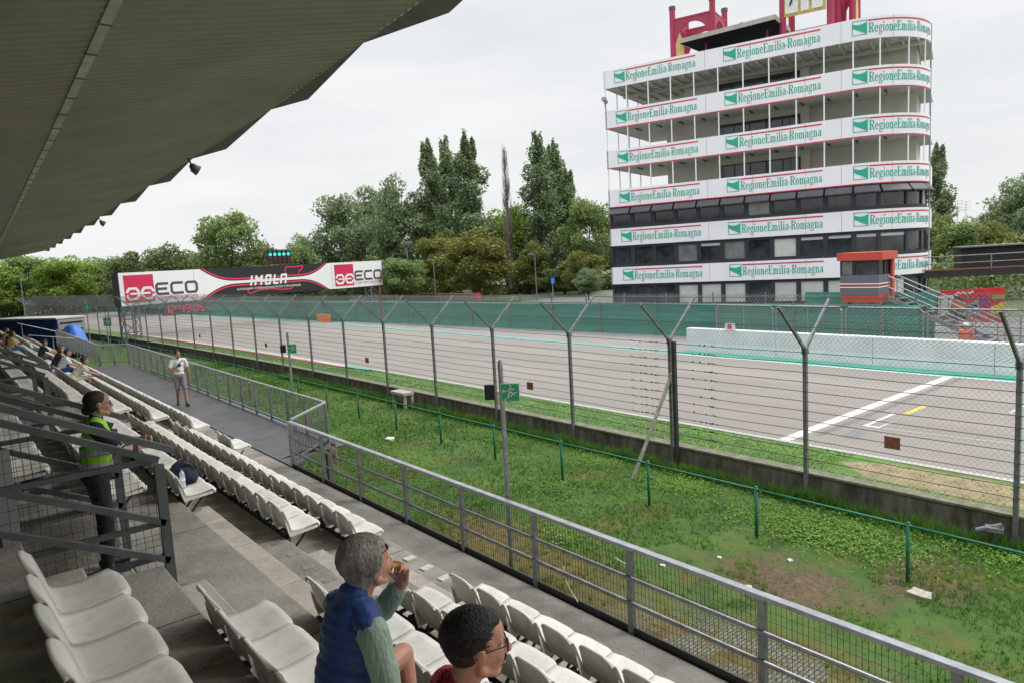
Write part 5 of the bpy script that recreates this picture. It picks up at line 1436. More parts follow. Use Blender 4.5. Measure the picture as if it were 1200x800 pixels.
# parked cars glimpsed
def tiny_car(x, y, z, rz, colr, lab):
    t = thing('parked_car', (x,y,z), lab, 'car', 'parked cars beyond the trees', rz)
    m = MB(); prof = [(-2.1,.3),(-2.1,.75),(-1.5,.9),(-.9,1.4),(.6,1.42),(1.2,.95),(2.0,.85),(2.1,.35)]
    n = len(prof)
    for i in range(n-1): m.face([(prof[i][0],-.85,prof[i][1]),(prof[i+1][0],-.85,prof[i+1][1]),(prof[i+1][0],.85,prof[i+1][1]),(prof[i][0],.85,prof[i][1])])
    m.face([(p[0],-.85,p[1]) for p in prof]); m.face([(p[0],.85,p[1]) for p in prof][::-1]); m.build('body', colr, t, local=True)
    m = MB(); m.box((-.2,0,1.15),(1.5,1.74,.38)); m.build('window', M['glass'], t, local=True)
    for a in (-1.3,1.3):
        for s in (-.8,.8):
            m = MB(); m.tube((a,s-.1,.32),(a,s+.1,.32),.32,.32,12); m.build('wheel', M['black'], t, local=True)
tiny_car(47,92,-.9,.4,M['grey'],'silver car parked under the trees right of the gantry')
tiny_car(76,80,-.9,.2,M['whitetee'],'white car half hidden under the round olive trees')
# container and tarp
ct = thing('shipping_container', (7.4,68.4,-1.25), 'blue shipping container behind the far end of the stand', 'container', None, .435)
m = MB(); m.bx(0,2.3,0,9.6,0,2.5); m.build('body', M['blue'], ct, local=True)
m = MB(); y = .3
while y < 9.5: m.bx(-.04,0,y,y+.12,.05,2.42); y += .3
m.build('rib', M['blue'], ct, local=True)['kind'] = 'stuff'
m = MB(); m.bx(-.08,2.38,-.08,9.68,2.5,2.62); m.build('roof', M['cream'], ct, local=True)
m = MB(); m.bx(.05,2.25,-.04,0,.1,2.45); dr = m.build('end_door', M['grey'], ct, local=True)
for z in (.9,1.5,2.1):
    m = MB(); m.bx(.2,2.1,-.09,-.04,z,z+.12); m.build('door_bar', M['board_black'], dr, local=True)
m = MB()
random.seed(3)
NU, NV = 16, 8; c0 = Vector((7.9,62,-1.25))
grid = []
for j in range(NV+1):
    row = []
    for i in range(NU+1):
        u = i/NU*2-1; v = j/NV*2-1
        h = 1.75*(1-abs(u)**3)*(1-abs(v)**4)+.5-.25*u
        row.append((c0.x-.2+u*.85+.05*random.random(), c0.y+v*2.4, c0.z+max(.3,h)+.08*math.sin(u*9+v*5)))
    grid.append(row)
for j in range(NV):
    for i in range(NU): m.face([grid[j][i],grid[j][i+1],grid[j+1][i+1],grid[j+1][i]])
tag(m.build('covered_vehicle', M['bluetarp'], smooth=True, clean=True), 'vehicle under a bright blue tarpaulin next to the blue container', 'tarpaulin')
# bits on the grass
t = thing('concrete_box', (13.1,23,-1.25), 'small open concrete box standing against the trackside wall', 'box')
m = MB(); m.bx(12.9,13.35,22.5,23.5,-.72,-.62); m.bx(12.95,13.05,22.55,22.65,-1.25,-.72); m.bx(12.95,13.05,23.35,23.45,-1.25,-.72); m.bx(13.25,13.35,22.55,23.45,-1.25,-.72); m.build('shell', M['step'], t)
t = thing('pipe_stub', (13.35,3.85,-1.25), 'grey capped pipe stub at the foot of the trackside wall', 'pipe')  # plain capped steel pipe, no light source
m = MB(); m.tube((13.35,3.85,-1.3),(13.35,3.85,-.92),.045,.045,8); m.tube((13.28,4.1,-.98),(13.38,3.75,-.84),.05,.06,8); m.box((13.33,3.85,-.9),(.2,.26,.07),.3); m.build('stub', M['galvd'], t, smooth=False)
random.seed(8)
for i, (x, y, w_, lab) in enumerate(((10.8,4.05,.17,'pale broken stone slab at the foot of a green fence post'),(9.9,6.9,.045,'white scrap of litter on the bare earth, nearest the fence'),(10.6,6.0,.05,'white scrap of litter at the right of the bare earth'),(9.3,5.95,.06,'small white scrap lowest on the bare earth'),(9.0,7.4,.05,'white scrap of litter left of the bare earth'),(10.3,19.0,.16,'flat pale plank lying in the far grass'))):
    m = MB(); pts = []
    for k in range(9): a = 2*PI*k/9; r = w_*random.uniform(.6,1.1); pts.append((x+r*math.cos(a), y+r*1.2*math.sin(a)))
    m.prism(pts, -1.27, -1.25+(.05 if i == 0 else .07 if i == 5 else .03))
    tag(m.build('stone' if i == 0 else 'litter' if i < 5 else 'plank', M['step'] if i == 0 else M['papers']), lab, 'stone' if i == 0 else 'litter' if i < 5 else 'plank')
# ================================================================ TREES
def crown_mesh(kind, H, W, n, leaf, seed, trunk_h):
    """leaf clumps through the volume; returns a mesh with a 'shade' attribute. W = radius"""
    rnd = random.Random(seed); V = []; F = []; S = []
    lobes = []
    if kind == 'P':
        z = trunk_h
        nl = 62
        for i in range(nl):
            t = (i+rnd.random())/nl; z = trunk_h+(H-trunk_h)*t
            env = W*(.62+.38*math.sin(PI*min(1,t*1.0+.12)))*(1 if t < .86 else max(.55,(1-t)/.12))
            a = rnd.random()*2*PI; rr = env*rnd.uniform(.2,.75)
            lobes.append((rr*math.cos(a), rr*math.sin(a), z, env*rnd.uniform(.26,.46), (H-trunk_h)*rnd.uniform(.045,.085)))
    else:
        nl = 46 if kind != 'O' else 40
        for i in range(nl):
            while True:
                x, y, z = rnd.uniform(-1,1), rnd.uniform(-1,1), rnd.uniform(-1,1)
                d = x*x+y*y+z*z
                if .12 < d < 1: break
            zz = trunk_h+(H-trunk_h)*(.5+.5*z*.93)
            sq = 1 if kind == 'O' else rnd.uniform(.75,1.1)
            wz = 1-.25*max(0,z)
            lobes.append((x*W*.85*sq*wz, y*W*.85*sq*wz, zz, W*rnd.uniform(.20,.36), W*rnd.uniform(.15,.28)))
    per = n//len(lobes)
    for (lx,ly,lz,lr,lh) in lobes:
        base = rnd.uniform(.15,.75); dens = rnd.uniform(.6,1.25)
        for k in range(int(per*dens)):
            u = rnd.uniform(-1,1); a = rnd.random()*2*PI; r = rnd.uniform(.55,1.12)*math.sqrt(max(0,1-u*u)); rs = rnd.uniform(.7,1.1)
            if rnd.random() < .12: r *= 1.35; rs *= 1.3
            p = Vector((lx+lr*r*math.cos(a), ly+lr*r*math.sin(a), lz+lh*u*rs))
            s = leaf*rnd.uniform(.6,1.3)
            q = Vector((rnd.gauss(0,1),rnd.gauss(0,1),rnd.gauss(0,1)+.5)).normalized(); t1 = q.orthogonal().normalized(); t2 = q.cross(t1)
            an = rnd.random()*PI; t1, t2 = t1*math.cos(an)+t2*math.sin(an), t2*math.cos(an)-t1*math.sin(an)
            b = len(V); V += [p+t1*s*.5, p+t2*s*.33, p-t1*s*.5, p-t2*s*.33]
            F.append((b,b+1,b+2,b+3)); sh = base*.55+.25*(u*.5+.5)+.2*((p.z-trunk_h)/max(.1,H-trunk_h))+rnd.uniform(-.12,.12)  # light from above put into leaf colour: paler lobe and crown tops
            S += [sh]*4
    me = bpy.data.meshes.new('crown'); me.from_pydata([tuple(v) for v in V], [], F); me.update()
    at = me.attributes.new('shade','FLOAT','POINT'); at.data.foreach_set('value', S)
    return me
def trunk_mesh(H, W, th, seed, kind):
    rnd = random.Random(seed); m = MB(); r = .03*H**.8
    pts = [(0,0,0)]; n = 5 if kind != 'P' else 8; top = H*(.75 if kind != 'P' else .95)
    for i in range(1,n+1): pts.append((rnd.uniform(-.04,.04)*W*i*.5, rnd.uniform(-.04,.04)*W*i*.5, top*i/n))
    for i in range(n): m.tube(pts[i],pts[i+1],r*(1-i/n*.85),r*(1-(i+1)/n*.85),7)
    for i in range(10):
        t = rnd.uniform(.2,.85); z = top*t; a = rnd.random()*2*PI; L = W*(.8 if kind != 'P' else .5)*rnd.uniform(.5,1)
        e = (L*math.cos(a), L*math.sin(a), z+L*(.7 if kind != 'P' else 2.2)); m.tube((0,0,z),e,r*.4*(1-t*.6),r*.08,5)
    me = bpy.data.meshes.new('trunk'); me.from_pydata(m.v,[],m.f); me.update(); me.materials.append(M['bark']); return me
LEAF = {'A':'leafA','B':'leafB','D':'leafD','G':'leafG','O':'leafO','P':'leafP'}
CR = {}
def get_crown(kind, v):
    if (kind,v) in CR: return CR[(kind,v)]
    th = {'A':2.4,'B':1.2,'D':1.2,'G':2.6,'O':.6,'P':2.5}[kind]
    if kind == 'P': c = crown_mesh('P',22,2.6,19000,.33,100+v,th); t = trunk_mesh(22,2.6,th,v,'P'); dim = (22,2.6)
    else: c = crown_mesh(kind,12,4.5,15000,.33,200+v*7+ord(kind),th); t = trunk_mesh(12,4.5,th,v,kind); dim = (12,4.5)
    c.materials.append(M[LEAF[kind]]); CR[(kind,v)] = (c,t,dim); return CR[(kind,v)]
TREES = [
(6.6,131.3,8.9,5.5,'B','bright green tree at the far left edge under the roof'),(11.8,136.3,9.5,5.8,'A','mid green tree second from the left edge'),(16.0,127.7,9.2,5.3,'B','bright green tree above the blue container'),
(21.4,136.1,8.5,5.3,'A','mid green tree directly left of the gantry banner, set back'),(21.8,112.5,8.3,4.6,'D','dark tree behind the left end of the gantry banner'),(24.7,105.1,9.0,4.7,'D','dark rounded tree above the left emblem of the banner'),
(31.4,117.7,8.5,4.3,'A','low mid green tree between the dark tree and the big open tree'),(33.3,104.0,13.5,5.6,'A','large open-crowned tree standing highest above the gantry banner'),(44.3,117.5,8.0,4.2,'B','low bright green tree behind the start lights'),
(45.0,109.3,8.6,3.6,'A','mid green tree just right of the start lights'),(53.3,126.2,10.6,3.6,'G','thin pale tree against the sky right of the start lights'),(47.5,97.9,15.0,5.6,'G','tall grey-green tree above the right end of the banner'),
(57.9,107.9,17.1,5.2,'G','tall pale tree behind the grey-green trees'),(51.8,89.4,16.3,4.7,'G','tall grey-green tree left of the poplars'),(62.0,96.1,14.0,6.0,'A','mid green tree filling behind the left poplar'),
(56.3,86.5,21.1,2.6,'P','leftmost tall poplar of the left group'),(60.7,88.2,21.9,2.5,'P','middle tall poplar of the left group'),(59.5,81.3,21.2,3.1,'P','rightmost and broadest poplar of the left group'),
(52.3,77.5,9.2,4.3,'O','olive round tree left of the largest round tree'),(50.6,68.5,7.9,5.0,'O','largest round olive-brown tree behind the green barrier'),(71.3,88.5,13.2,6.4,'B','bright tree between the left poplars and the bare tree'),
(65.7,79.3,12.2,4.6,'B','bright green tree right of the bare tree'),(67.1,75.1,20.8,3.0,'P','tallest poplar right of the bare tree'),(73.0,78.1,20.5,2.7,'P','narrow poplar right behind the tallest right poplar'),
(72.7,75.1,16.4,2.4,'P','shorter poplar at the right of the right group'),(68.8,67.2,12.0,4.2,'A','loose tree left of the control tower'),(61.2,62.0,5.1,3.5,'O','low olive tree left of the tower, nearest'),
(63.5,73.3,6.1,3.2,'O','low olive tree under the right poplars'),(54.3,53.6,2.6,1.9,'G','small bluish-green bush beside the tower foot'),(79.0,72.7,8.5,3.6,'O','olive tree peeping out at the left side of the tower'),
(140.6,50.5,19.7,3.0,'P','tall tree showing just right of the tower'),(124.5,44.8,7.5,3.2,'A','tree at the right foot of the tower'),(114.3,37.4,6.5,4.6,'A','rounded green tree right of the tower'),
(107.9,32.0,5.2,3.8,'O','low olive tree above the dark shed'),(127.5,34.1,12.3,6.2,'G','large grey-green tree at the right edge'),(137.3,32.2,9.1,5.8,'A','mid green tree behind the right edge tree'),
(141.7,41.5,8.7,4.9,'A','tree between the antennas and the right edge tree'),(41.3,70.3,5.1,3.3,'A','low tree behind the tall lamp mast'),(40.3,76.4,5.4,3.8,'D','low dark tree right under the banner end'),
(39.6,84.5,4.2,4.0,'D','low dark tree behind the middle of the banner'),(35.7,100.9,6.0,5.2,'D','dark undergrowth tree behind the left banner half'),(37.1,89.3,5.0,4.3,'D','low dark tree behind the name on the banner'),
(32.1,108.9,5.5,5.4,'D','dark low tree behind the left of the lights frame'),(62.4,65.9,3.0,3.6,'D','dark bush between bare tree and right poplars'),(131.0,50.2,9.4,5.4,'A','tree beside the tower drain pipe'),
]
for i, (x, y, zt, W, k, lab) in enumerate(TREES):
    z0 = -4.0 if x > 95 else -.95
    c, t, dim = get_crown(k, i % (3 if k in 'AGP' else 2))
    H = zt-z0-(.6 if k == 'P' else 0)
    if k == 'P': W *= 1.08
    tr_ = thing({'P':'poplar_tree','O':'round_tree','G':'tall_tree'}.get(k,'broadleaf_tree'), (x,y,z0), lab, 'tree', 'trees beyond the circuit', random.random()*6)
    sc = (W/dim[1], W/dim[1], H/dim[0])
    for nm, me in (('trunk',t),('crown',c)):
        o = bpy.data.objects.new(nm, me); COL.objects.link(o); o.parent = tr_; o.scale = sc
# bare dead poplar
dt = thing('bare_tree', (62.8,77.1,-.95), 'tall bare dead poplar between the two poplar groups', 'tree', 'trees beyond the circuit')
rnd = random.Random(4); m = MB(); H = 20.4
for i in range(12): m.tube((62.8+.1*math.sin(i),77.1,-.95+H*i/12),(62.8+.1*math.sin(i+1),77.1,-.95+H*(i+1)/12),.34*(1-i/12.5),.34*(1-(i+1)/12.5),7)
m.build('trunk', M['deadbark'], dt)
m = MB()
for i in range(420):
    t = rnd.uniform(.02,.97); z = -.95+H*t; a = rnd.random()*2*PI; L = rnd.uniform(.6,1.0)*(1.75*(1-t)**.5+.25)*(1.0 if t > .12 else .6)
    R_ = min(L*.55,1.5); e = (62.8+R_*math.cos(a)*.9, 77.1+R_*math.sin(a)*.9, z+L*1.9)
    mid = (62.8+R_*.75*math.cos(a), 77.1+R_*.75*math.sin(a), z+L*.8)
    r0 = .05*(1-t*.5); m.tube((62.8,77.1,z),mid,r0,r0*.6,4,False); m.tube(mid,e,r0*.6,.012,4,False)
m.build('branch', M['deadbark'], dt)['kind'] = 'stuff'
# distant wood + undergrowth read as a mass
def wood(name, lab, pts, m_, seed, leaf=.6, n=9000):
    rnd = random.Random(seed); V = []; F = []; S = []
    tot = len(pts)
    for k in range(n):
        x, y, W, z0, zt = pts[rnd.randrange(tot)]
        a = rnd.random()*2*PI; r = W*math.sqrt(rnd.random()); t = rnd.random(); 
        p = Vector((x+r*math.cos(a), y+r*math.sin(a), z0+(zt-z0)*t*(1-.35*(r/W)**2)))
        s = leaf*rnd.uniform(.6,1.3); q = Vector((rnd.gauss(0,1),rnd.gauss(0,1),rnd.gauss(0,1)+.4)).normalized(); t1 = q.orthogonal().normalized(); t2 = q.cross(t1)
        b = len(V); V += [tuple(p+t1*s*.5),tuple(p+t2*s*.35),tuple(p-t1*s*.5),tuple(p-t2*s*.35)]; F.append((b,b+1,b+2,b+3)); S += [.25+.5*t*rnd.random()]*4  # higher leaves tinted paler, imitating light from above
    me = bpy.data.meshes.new(name); me.from_pydata(V,[],F); me.update(); at = me.attributes.new('shade','FLOAT','POINT'); at.data.foreach_set('value', S); me.materials.append(m_)
    o = bpy.data.objects.new(name, me); COL.objects.link(o); tag(o, lab, 'woodland', kind='stuff')
rnd = random.Random(9)
P_ = []
for i in range(60):
    t = i/59; x = 2+t*75; y = 150-t*45; P_.append((x+rnd.uniform(-2,2), y+rnd.uniform(-3,3), 5.5, -1, rnd.uniform(6.0,8.5)))
wood('distant_wood', 'dense far woodland closing the view behind the single trees', P_, M['leafD'], 1, .75, 26000)
P_ = [(95+rnd.uniform(0,75), 30+rnd.uniform(-8,30), 4.5, -4.3, rnd.uniform(1,4.5)) for i in range(34)]
wood('distant_wood', 'low green thicket right of the tower behind the footbridge', P_, M['leafA'], 2, .6, 15000)
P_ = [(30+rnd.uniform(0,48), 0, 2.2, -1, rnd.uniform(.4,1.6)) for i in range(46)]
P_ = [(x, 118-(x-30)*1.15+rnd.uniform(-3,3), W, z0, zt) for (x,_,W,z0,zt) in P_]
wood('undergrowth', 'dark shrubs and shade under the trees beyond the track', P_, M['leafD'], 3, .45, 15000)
# house with tiled roof, antennas
t = thing('red_roofed_house', (157,54,-4), 'house with an orange tiled roof among the trees right of the tower', 'house')
m = MB(); m.bx(153,163,49,57,-4,3.9); m.build('wall', M['towerwall'], t)
m = MB(); q = [(152.4,48.4,3.8),(163.6,48.4,3.8),(163.6,57.6,3.8),(152.4,57.6,3.8)]; a, c = (155.5,53,5.7),(160.5,53,5.7)
m.face([q[0],q[1],c,a]); m.face([q[1],q[2],c]); m.face([q[2],q[3],a,c]); m.face([q[3],q[0],a]); m.build('roof', M['terra'], t)
for i, (x, y, h) in enumerate(((147.6,49.7,10.2),(149.4,48.9,10.0),(156.0,45.6,10.4))):
    t = thing('antenna_mast', (x,y,-4), ['leftmost','middle','rightmost'][i]+' of the thin antenna masts right of the tower', 'antenna', 'thin antenna masts')
    m = MB(); m.tube((x,y,-4),(x,y,h),.06,.04,5); m.build('mast', M['grey'], t)
    m = MB()
    for k in range(4): m.beam((x-.5,y+.7,h-.5*k-.1),(x+.5,y-.7,h-.5*k-.1),.05,.05)
    m.build('crossbar', M['grey'], t)

# ================================================================ GRASS BLADES
def blades(name, lab, n, region, m_, seed, hmin, hmax, wd):
    rnd = random.Random(seed); V = []; F = []; S = []
    for k in range(n):
        g = region(rnd)
        if g is None: continue
        x, y, z, hs, sh = g
        for b_ in range(3):
            a = rnd.random()*2*PI; h = rnd.uniform(hmin,hmax)*hs; w = wd*rnd.uniform(.6,1.2)*(1+y*.03); l = h*rnd.uniform(.2,.9)
            px, py_ = x+rnd.uniform(-.03,.03), y+rnd.uniform(-.03,.03)
            dx, dy = math.cos(a), math.sin(a); b = len(V)
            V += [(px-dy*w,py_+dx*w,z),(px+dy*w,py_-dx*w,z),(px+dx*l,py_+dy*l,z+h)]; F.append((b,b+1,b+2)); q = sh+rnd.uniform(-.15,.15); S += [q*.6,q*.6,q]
    me = bpy.data.meshes.new(name); me.from_pydata(V,[],F); me.update(); at = me.attributes.new('shade','FLOAT','POINT'); at.data.foreach_set('value', S); me.materials.append(m_)
    o = bpy.data.objects.new(name, me); COL.objects.link(o); tag(o, lab, 'grass', kind='stuff'); return o
def nz(x, y, s): return mnoise.noise(Vector((x*s, y*s, 3.3)))
def near_region(rnd):
    y = 1.0+ (rnd.random()**1.7)*44; x = rnd.uniform(5.6, 13.5+cur(y))
    d1 = math.hypot((x-9.9)/2.0,(y-5.7)/2.6)+.9*nz(x,y,1.1); d2 = math.hypot((x-7.0)/1.5,(y-4.6)/3.2)+.8*nz(x+7,y,.9)
    if d1 < .66 and rnd.random() < .93: return None
    if d2 < 1.0 and rnd.random() < .86: return None
    if x < 8.3 and y < 15 and nz(x,y,.8) > -.15 and rnd.random() < .72: return None
    if nz(x+3,y-8,.42) > .22 and rnd.random() < .55: return None
    c = nz(x,y,.55); tall = 1+.9*max(0,nz(x+20,y,.35)); clover = smooth(.1,.5,nz(x-5,y+9,.45))
    near_wall = max(0,(x-12.7))*.9
    return (x,y,-1.25,(.6+.5*tall+near_wall)*(1-.35*clover),.45+.45*c+.35*clover)
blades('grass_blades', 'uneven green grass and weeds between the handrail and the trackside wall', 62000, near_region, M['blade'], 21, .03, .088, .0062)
def verge_region(rnd):
    y = 1+(rnd.random()**1.5)*60; x = rnd.uniform(13.9,15.5)+cur(y)
    if 3 < y < 7.2 and x > 14.0 and rnd.random() < .9: return None
    return (x,y,-.71,.7,.45+.4*nz(x,y,.7))
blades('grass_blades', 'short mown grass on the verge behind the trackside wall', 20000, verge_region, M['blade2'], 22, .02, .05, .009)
def weeds(rnd):
    y = 1+rnd.random()*34; x = 13.42+cur(y)-abs(rnd.gauss(0,.12))
    return (x,y,-1.25,1.0+.8*abs(nz(x,y,1.2)),.35+.3*rnd.random())
blades('weeds', 'taller weeds growing along the foot of the trackside wall', 7000, weeds, M['blade'], 23, .08, .28, .008)
# broad-leaved clover patches
rnd = random.Random(31); V=[];F=[];S=[]
for (cx,cy,rx,ry,n_) in ((12.1,6.3,.9,1.8,5200),(12.4,9.8,.6,.9,1600),(9.2,16.2,.8,1.2,1200),(12.6,12.4,.5,.9,1100),(12.9,3.6,.5,1.0,900),(10.4,11.6,.5,.7,600),(8.6,9.6,.6,.9,500),(12.4,17,.6,1.6,1200)):
    for k in range(n_):
        x, y = rnd.gauss(cx,rx*.5), rnd.gauss(cy,ry*.5); z = -1.25+rnd.uniform(.03,.12); s = rnd.uniform(.012,.026); a = rnd.random()*2*PI
        if x > 13.5: continue
        dx, dy = math.cos(a)*s, math.sin(a)*s; t = rnd.uniform(-.5,.5)*s; b = len(V)
        V += [(x+dx,y+dy,z+t),(x-dy,y+dx,z),(x-dx,y-dy,z-t),(x+dy,y-dx,z)]; F.append((b,b+1,b+2,b+3)); S += [rnd.uniform(.35,.95)]*4
me = bpy.data.meshes.new('clover'); me.from_pydata(V,[],F); me.update(); at = me.attributes.new('shade','FLOAT','POINT'); at.data.foreach_set('value', S); me.materials.append(M['blade2'])
me.materials[0] = M['blade']; o = bpy.data.objects.new('clover', me); COL.objects.link(o); tag(o, 'patches of pale broad-leaved clover in the spectator grass', 'clover', kind='stuff')

# ================================================================ PEOPLE
def blob(m, name, material, parent, voxel, smooth_it=3, disp=None):
    """closed shapes fused into one continuous skin"""
    o = m.build(name, material, parent, local=True)
    md = o.modifiers.new('r','REMESH'); md.mode = 'VOXEL'; md.voxel_size = voxel; md.use_smooth_shade = True
    sm = o.modifiers.new('s','SMOOTH'); sm.iterations = smooth_it; sm.factor = .5
    bake(o)
    if disp:
        me = o.data; ns = [v.normal.copy() for v in me.vertices]
        for v, n in zip(me.vertices, ns): v.co += n*disp(v.co)
    for p in o.data.polygons: p.use_smooth = True
    return o
V3 = Vector
def cap(m, a, b, ra, rb, n=12):
    m.tube(a, b, ra, rb, n); m.ell(a,(ra,ra,ra),n,8); m.ell(b,(rb,rb,rb),n,8)
def frame(fwd, up):
    f = V3(fwd).normalized(); u = V3(up); l = u.cross(f).normalized(); u = f.cross(l).normalized()
    return Matrix((( f.x,l.x,u.x),(f.y,l.y,u.y),(f.z,l.z,u.z)))
def hand(m, wrist, d, palm_n, curl=.5, s=1.0, thumb_side=1, spread=.12):
    """d: direction of the hand, palm_n: normal out of the palm"""
    F_ = frame(d, V3(palm_n)*-1)   # x along hand, z back of the hand
    def P(x,y,z): return V3(wrist)+F_@V3((x*s,y*s,z*s))
    for y in (-.028,-.010,.010,.027): cap(m, P(.0,y*.7,0), P(.085,y,0), .014*s, .0125*s, 8)
    for i, (y, L) in enumerate(((-.031,.060),(-.011,.074),(.011,.080),(.032,.072))):
        y *= thumb_side; p = P(.085,y,0); ang = -.15; sp = y*3*spread
        for k, seg_ in enumerate((.45,.32,.25)):
            ang2 = ang-curl*(.55+.35*k)
            q = p+F_@V3((math.cos(ang2)*seg_*L*s, sp*seg_*L*s, math.sin(ang2)*seg_*L*s)); cap(m,p,q,(.0088-.0008*k)*s,(.0082-.0009*k)*s,8); p = q; ang = ang2
    a = P(.02,.028*thumb_side,-.006); b = P(.055,.056*thumb_side,-.022); c = P(.085,.060*thumb_side,-.040-.02*curl)
    cap(m,a,b,.013*s,.0105*s,8); cap(m,b,c,.0102*s,.0085*s,8)
def head_parts(m, c, F_, s=1.0, jaw=1.0, nose=1.0):
    def P(x,y,z): return V3(c)+F_@V3((x*s,y*s,z*s))
    def E(x,y,z,rx,ry,rz,n=18): m.ell(P(x,y,z),(rx*s,ry*s,rz*s),n,12,F_)
    E(-.012,0,.030,.097,.077,.090); E(.028,0,-.020,.064,.062,.088); E(.02,0,-.062,.058*jaw,.054*jaw,.050); E(.062,0,-.096,.024,.026,.020)
    E(.045,0,.045,.047,.060,.048)
    for y in (-1,1):
        E(.058,y*.040,-.028,.026,.020,.024); cap(m,P(.080,y*.012,.020),P(.070,y*.046,.018),.011*s,.009*s,8)
        cap(m,P(.0,y*.055,-.06),P(.055,y*.026,-.092),.020*s,.016*s,8)
        E(-.006,y*.078,-.004,.019,.009,.031,10); E(.000,y*.085,-.004,.014,.004,.025,8)
    cap(m,P(.086,0,.012),P(.109*1.0,0,-.024*nose),.0085*s,.0125*s,8); E(.108,0,-.031,.012,.015,.010,10)
    for y in (-1,1): E(.097,y*.013,-.033,.010,.008,.008,8)
    E(.088,0,-.058,.012,.025,.0065,10); E(.086,0,-.069,.012,.022,.0075,10)
def eyes(c, F_, parent, s=1.0):
    def P(x,y,z): return V3(c)+F_@V3((x*s,y*s,z*s))
    for y in (-1,1):
        m = MB(); m.ell(P(.071,y*.031,.002),(.0125*s,.0125*s,.0115*s),12,8,F_); m.mat(1).ell(P(.0800,y*.031,.002),(.0045*s,.0062*s,.0062*s),10,6,F_)
        m.build('eye', [M['eyew'], M['hairdark']], parent, local=True, smooth=True)
def hair_parts(m, c, F_, s, style):
    def E(x,y,z,rx,ry,rz): m.ell(V3(c)+F_@V3((x*s,y*s,z*s)),(rx*s,ry*s,rz*s),20,14,F_)
    if style == 'short':
        E(-.026,0,.046,.099,.081,.083); E(-.046,0,.005,.066,.076,.066); E(.025,0,.086,.055,.058,.036)
    elif style == 'crew':
        E(-.024,0,.050,.104,.086,.084); E(-.045,0,.005,.074,.083,.070)
    elif style == 'full':
        E(-.030,0,.046,.101,.086,.084); E(-.052,0,-.005,.074,.083,.082); E(-.062,0,-.062,.044,.060,.040); E(.028,0,.080,.056,.060,.042)
        for y in (-1,1): E(-.018,y*.070,.005,.040,.020,.052)
    elif style == 'bun':
        E(-.026,0,.048,.102,.086,.084); E(-.050,0,.0,.075,.080,.072); E(-.105,0,-.045,.042,.042,.040); E(-.08,0,-.03,.05,.05,.04)
    elif style == 'long':
        E(-.026,0,.048,.104,.088,.086); E(-.052,0,-.01,.075,.084,.09); E(-.07,0,-.11,.045,.082,.11); E(-.075,0,-.2,.035,.07,.09)
        for y in (-1,1): E(-.02,y*.078,-.05,.04,.018,.09)
    elif style == 'afro':
        E(-.03,0,.055,.125,.12,.11); E(-.05,0,.0,.1,.11,.09)
def strands(c, F_, parent, s, n, length, m_, seed, style, lift=.006, wd=.0011):
    """thin hair ribbons following the skull"""
    rnd = random.Random(seed); mb = MB()
    for k in range(n):
        while True:
            d = V3((rnd.gauss(0,1),rnd.gauss(0,1),rnd.gauss(.25,1))).normalized()
            if style == 'full' and (d.x > .55 and d.z < .62): continue
            if style == 'full' and d.z < -.55: continue
            if style == 'short' and (d.x > .45 and d.z < .60 or d.z < -.35 or (abs(d.y) > .5 and d.z < .1 and d.x > .25)): continue
            break
        R_ = V3((.108,.094,.094)) if style == 'full' else V3((.099,.083,.088)); o = V3((-.03,0,.045)) if style == 'full' else V3((-.024,0,.044))
        L = length*rnd.uniform(.5,1.2); comb = V3((-.9,rnd.uniform(-.3,.3),-.35)) if style == 'full' else V3((.55,.25,-.1))
        if style == 'full' and d.z < .3: comb = V3((-.7,0,-.8))
        t = (comb-d*comb.dot(d)).normalized()+V3((rnd.gauss(0,.14),rnd.gauss(0,.14),rnd.gauss(0,.14)))
        p = d.copy(); pts = []
        for q in range(5):
            f = q/4; e = (d+t*(L/.1)*f).normalized(); h = 1+ (lift/.1)*(f*1.6 if style == 'short' else math.sin(f*PI)*1.4+f*.5)*rnd.uniform(.5,1.4)
            pts.append(V3(c)+F_@(V3((o.x+e.x*R_.x*h, o.y+e.y*R_.y*h, o.z+e.z*R_.z*h))*s))
        for a, b in zip(pts[:-1], pts[1:]):
            w = (b-a).cross(F_@d).normalized()*wd
            mb.face([a-w,a+w,b+w,b-w])
    o = mb.build('hair_strands', m_, parent, local=True); o['kind'] = 'stuff'; return o
def glasses(c, F_, parent, s=1.0, m_=None):
    def P(x,y,z): return V3(c)+F_@V3((x*s,y*s,z*s))
    m = MB()
    for y in (-1,1):
        pts = [P(.100,y*(.010),.012),P(.098,y*.030,.017),P(.092,y*.053,.012),P(.091,y*.055,-.006),P(.096,y*.040,-.017),P(.100,y*.018,-.015),P(.100,y*.010,.012)]
        for a, b in zip(pts[:-1], pts[1:]): m.tube(a,b,.0034*s,.0034*s,6)
        m.tube(P(.092,y*.055,.010),P(.0,y*.084,.012),.0022*s,.0022*s,6); m.tube(P(.0,y*.084,.012),P(-.022,y*.083,-.006),.0022*s,.0022*s,6)
    m.tube(P(.100,-.010,.008),P(.100,.010,.008),.002*s,.002*s,6)
    return m.build('glasses', m_ or M['black'], parent, local=True)

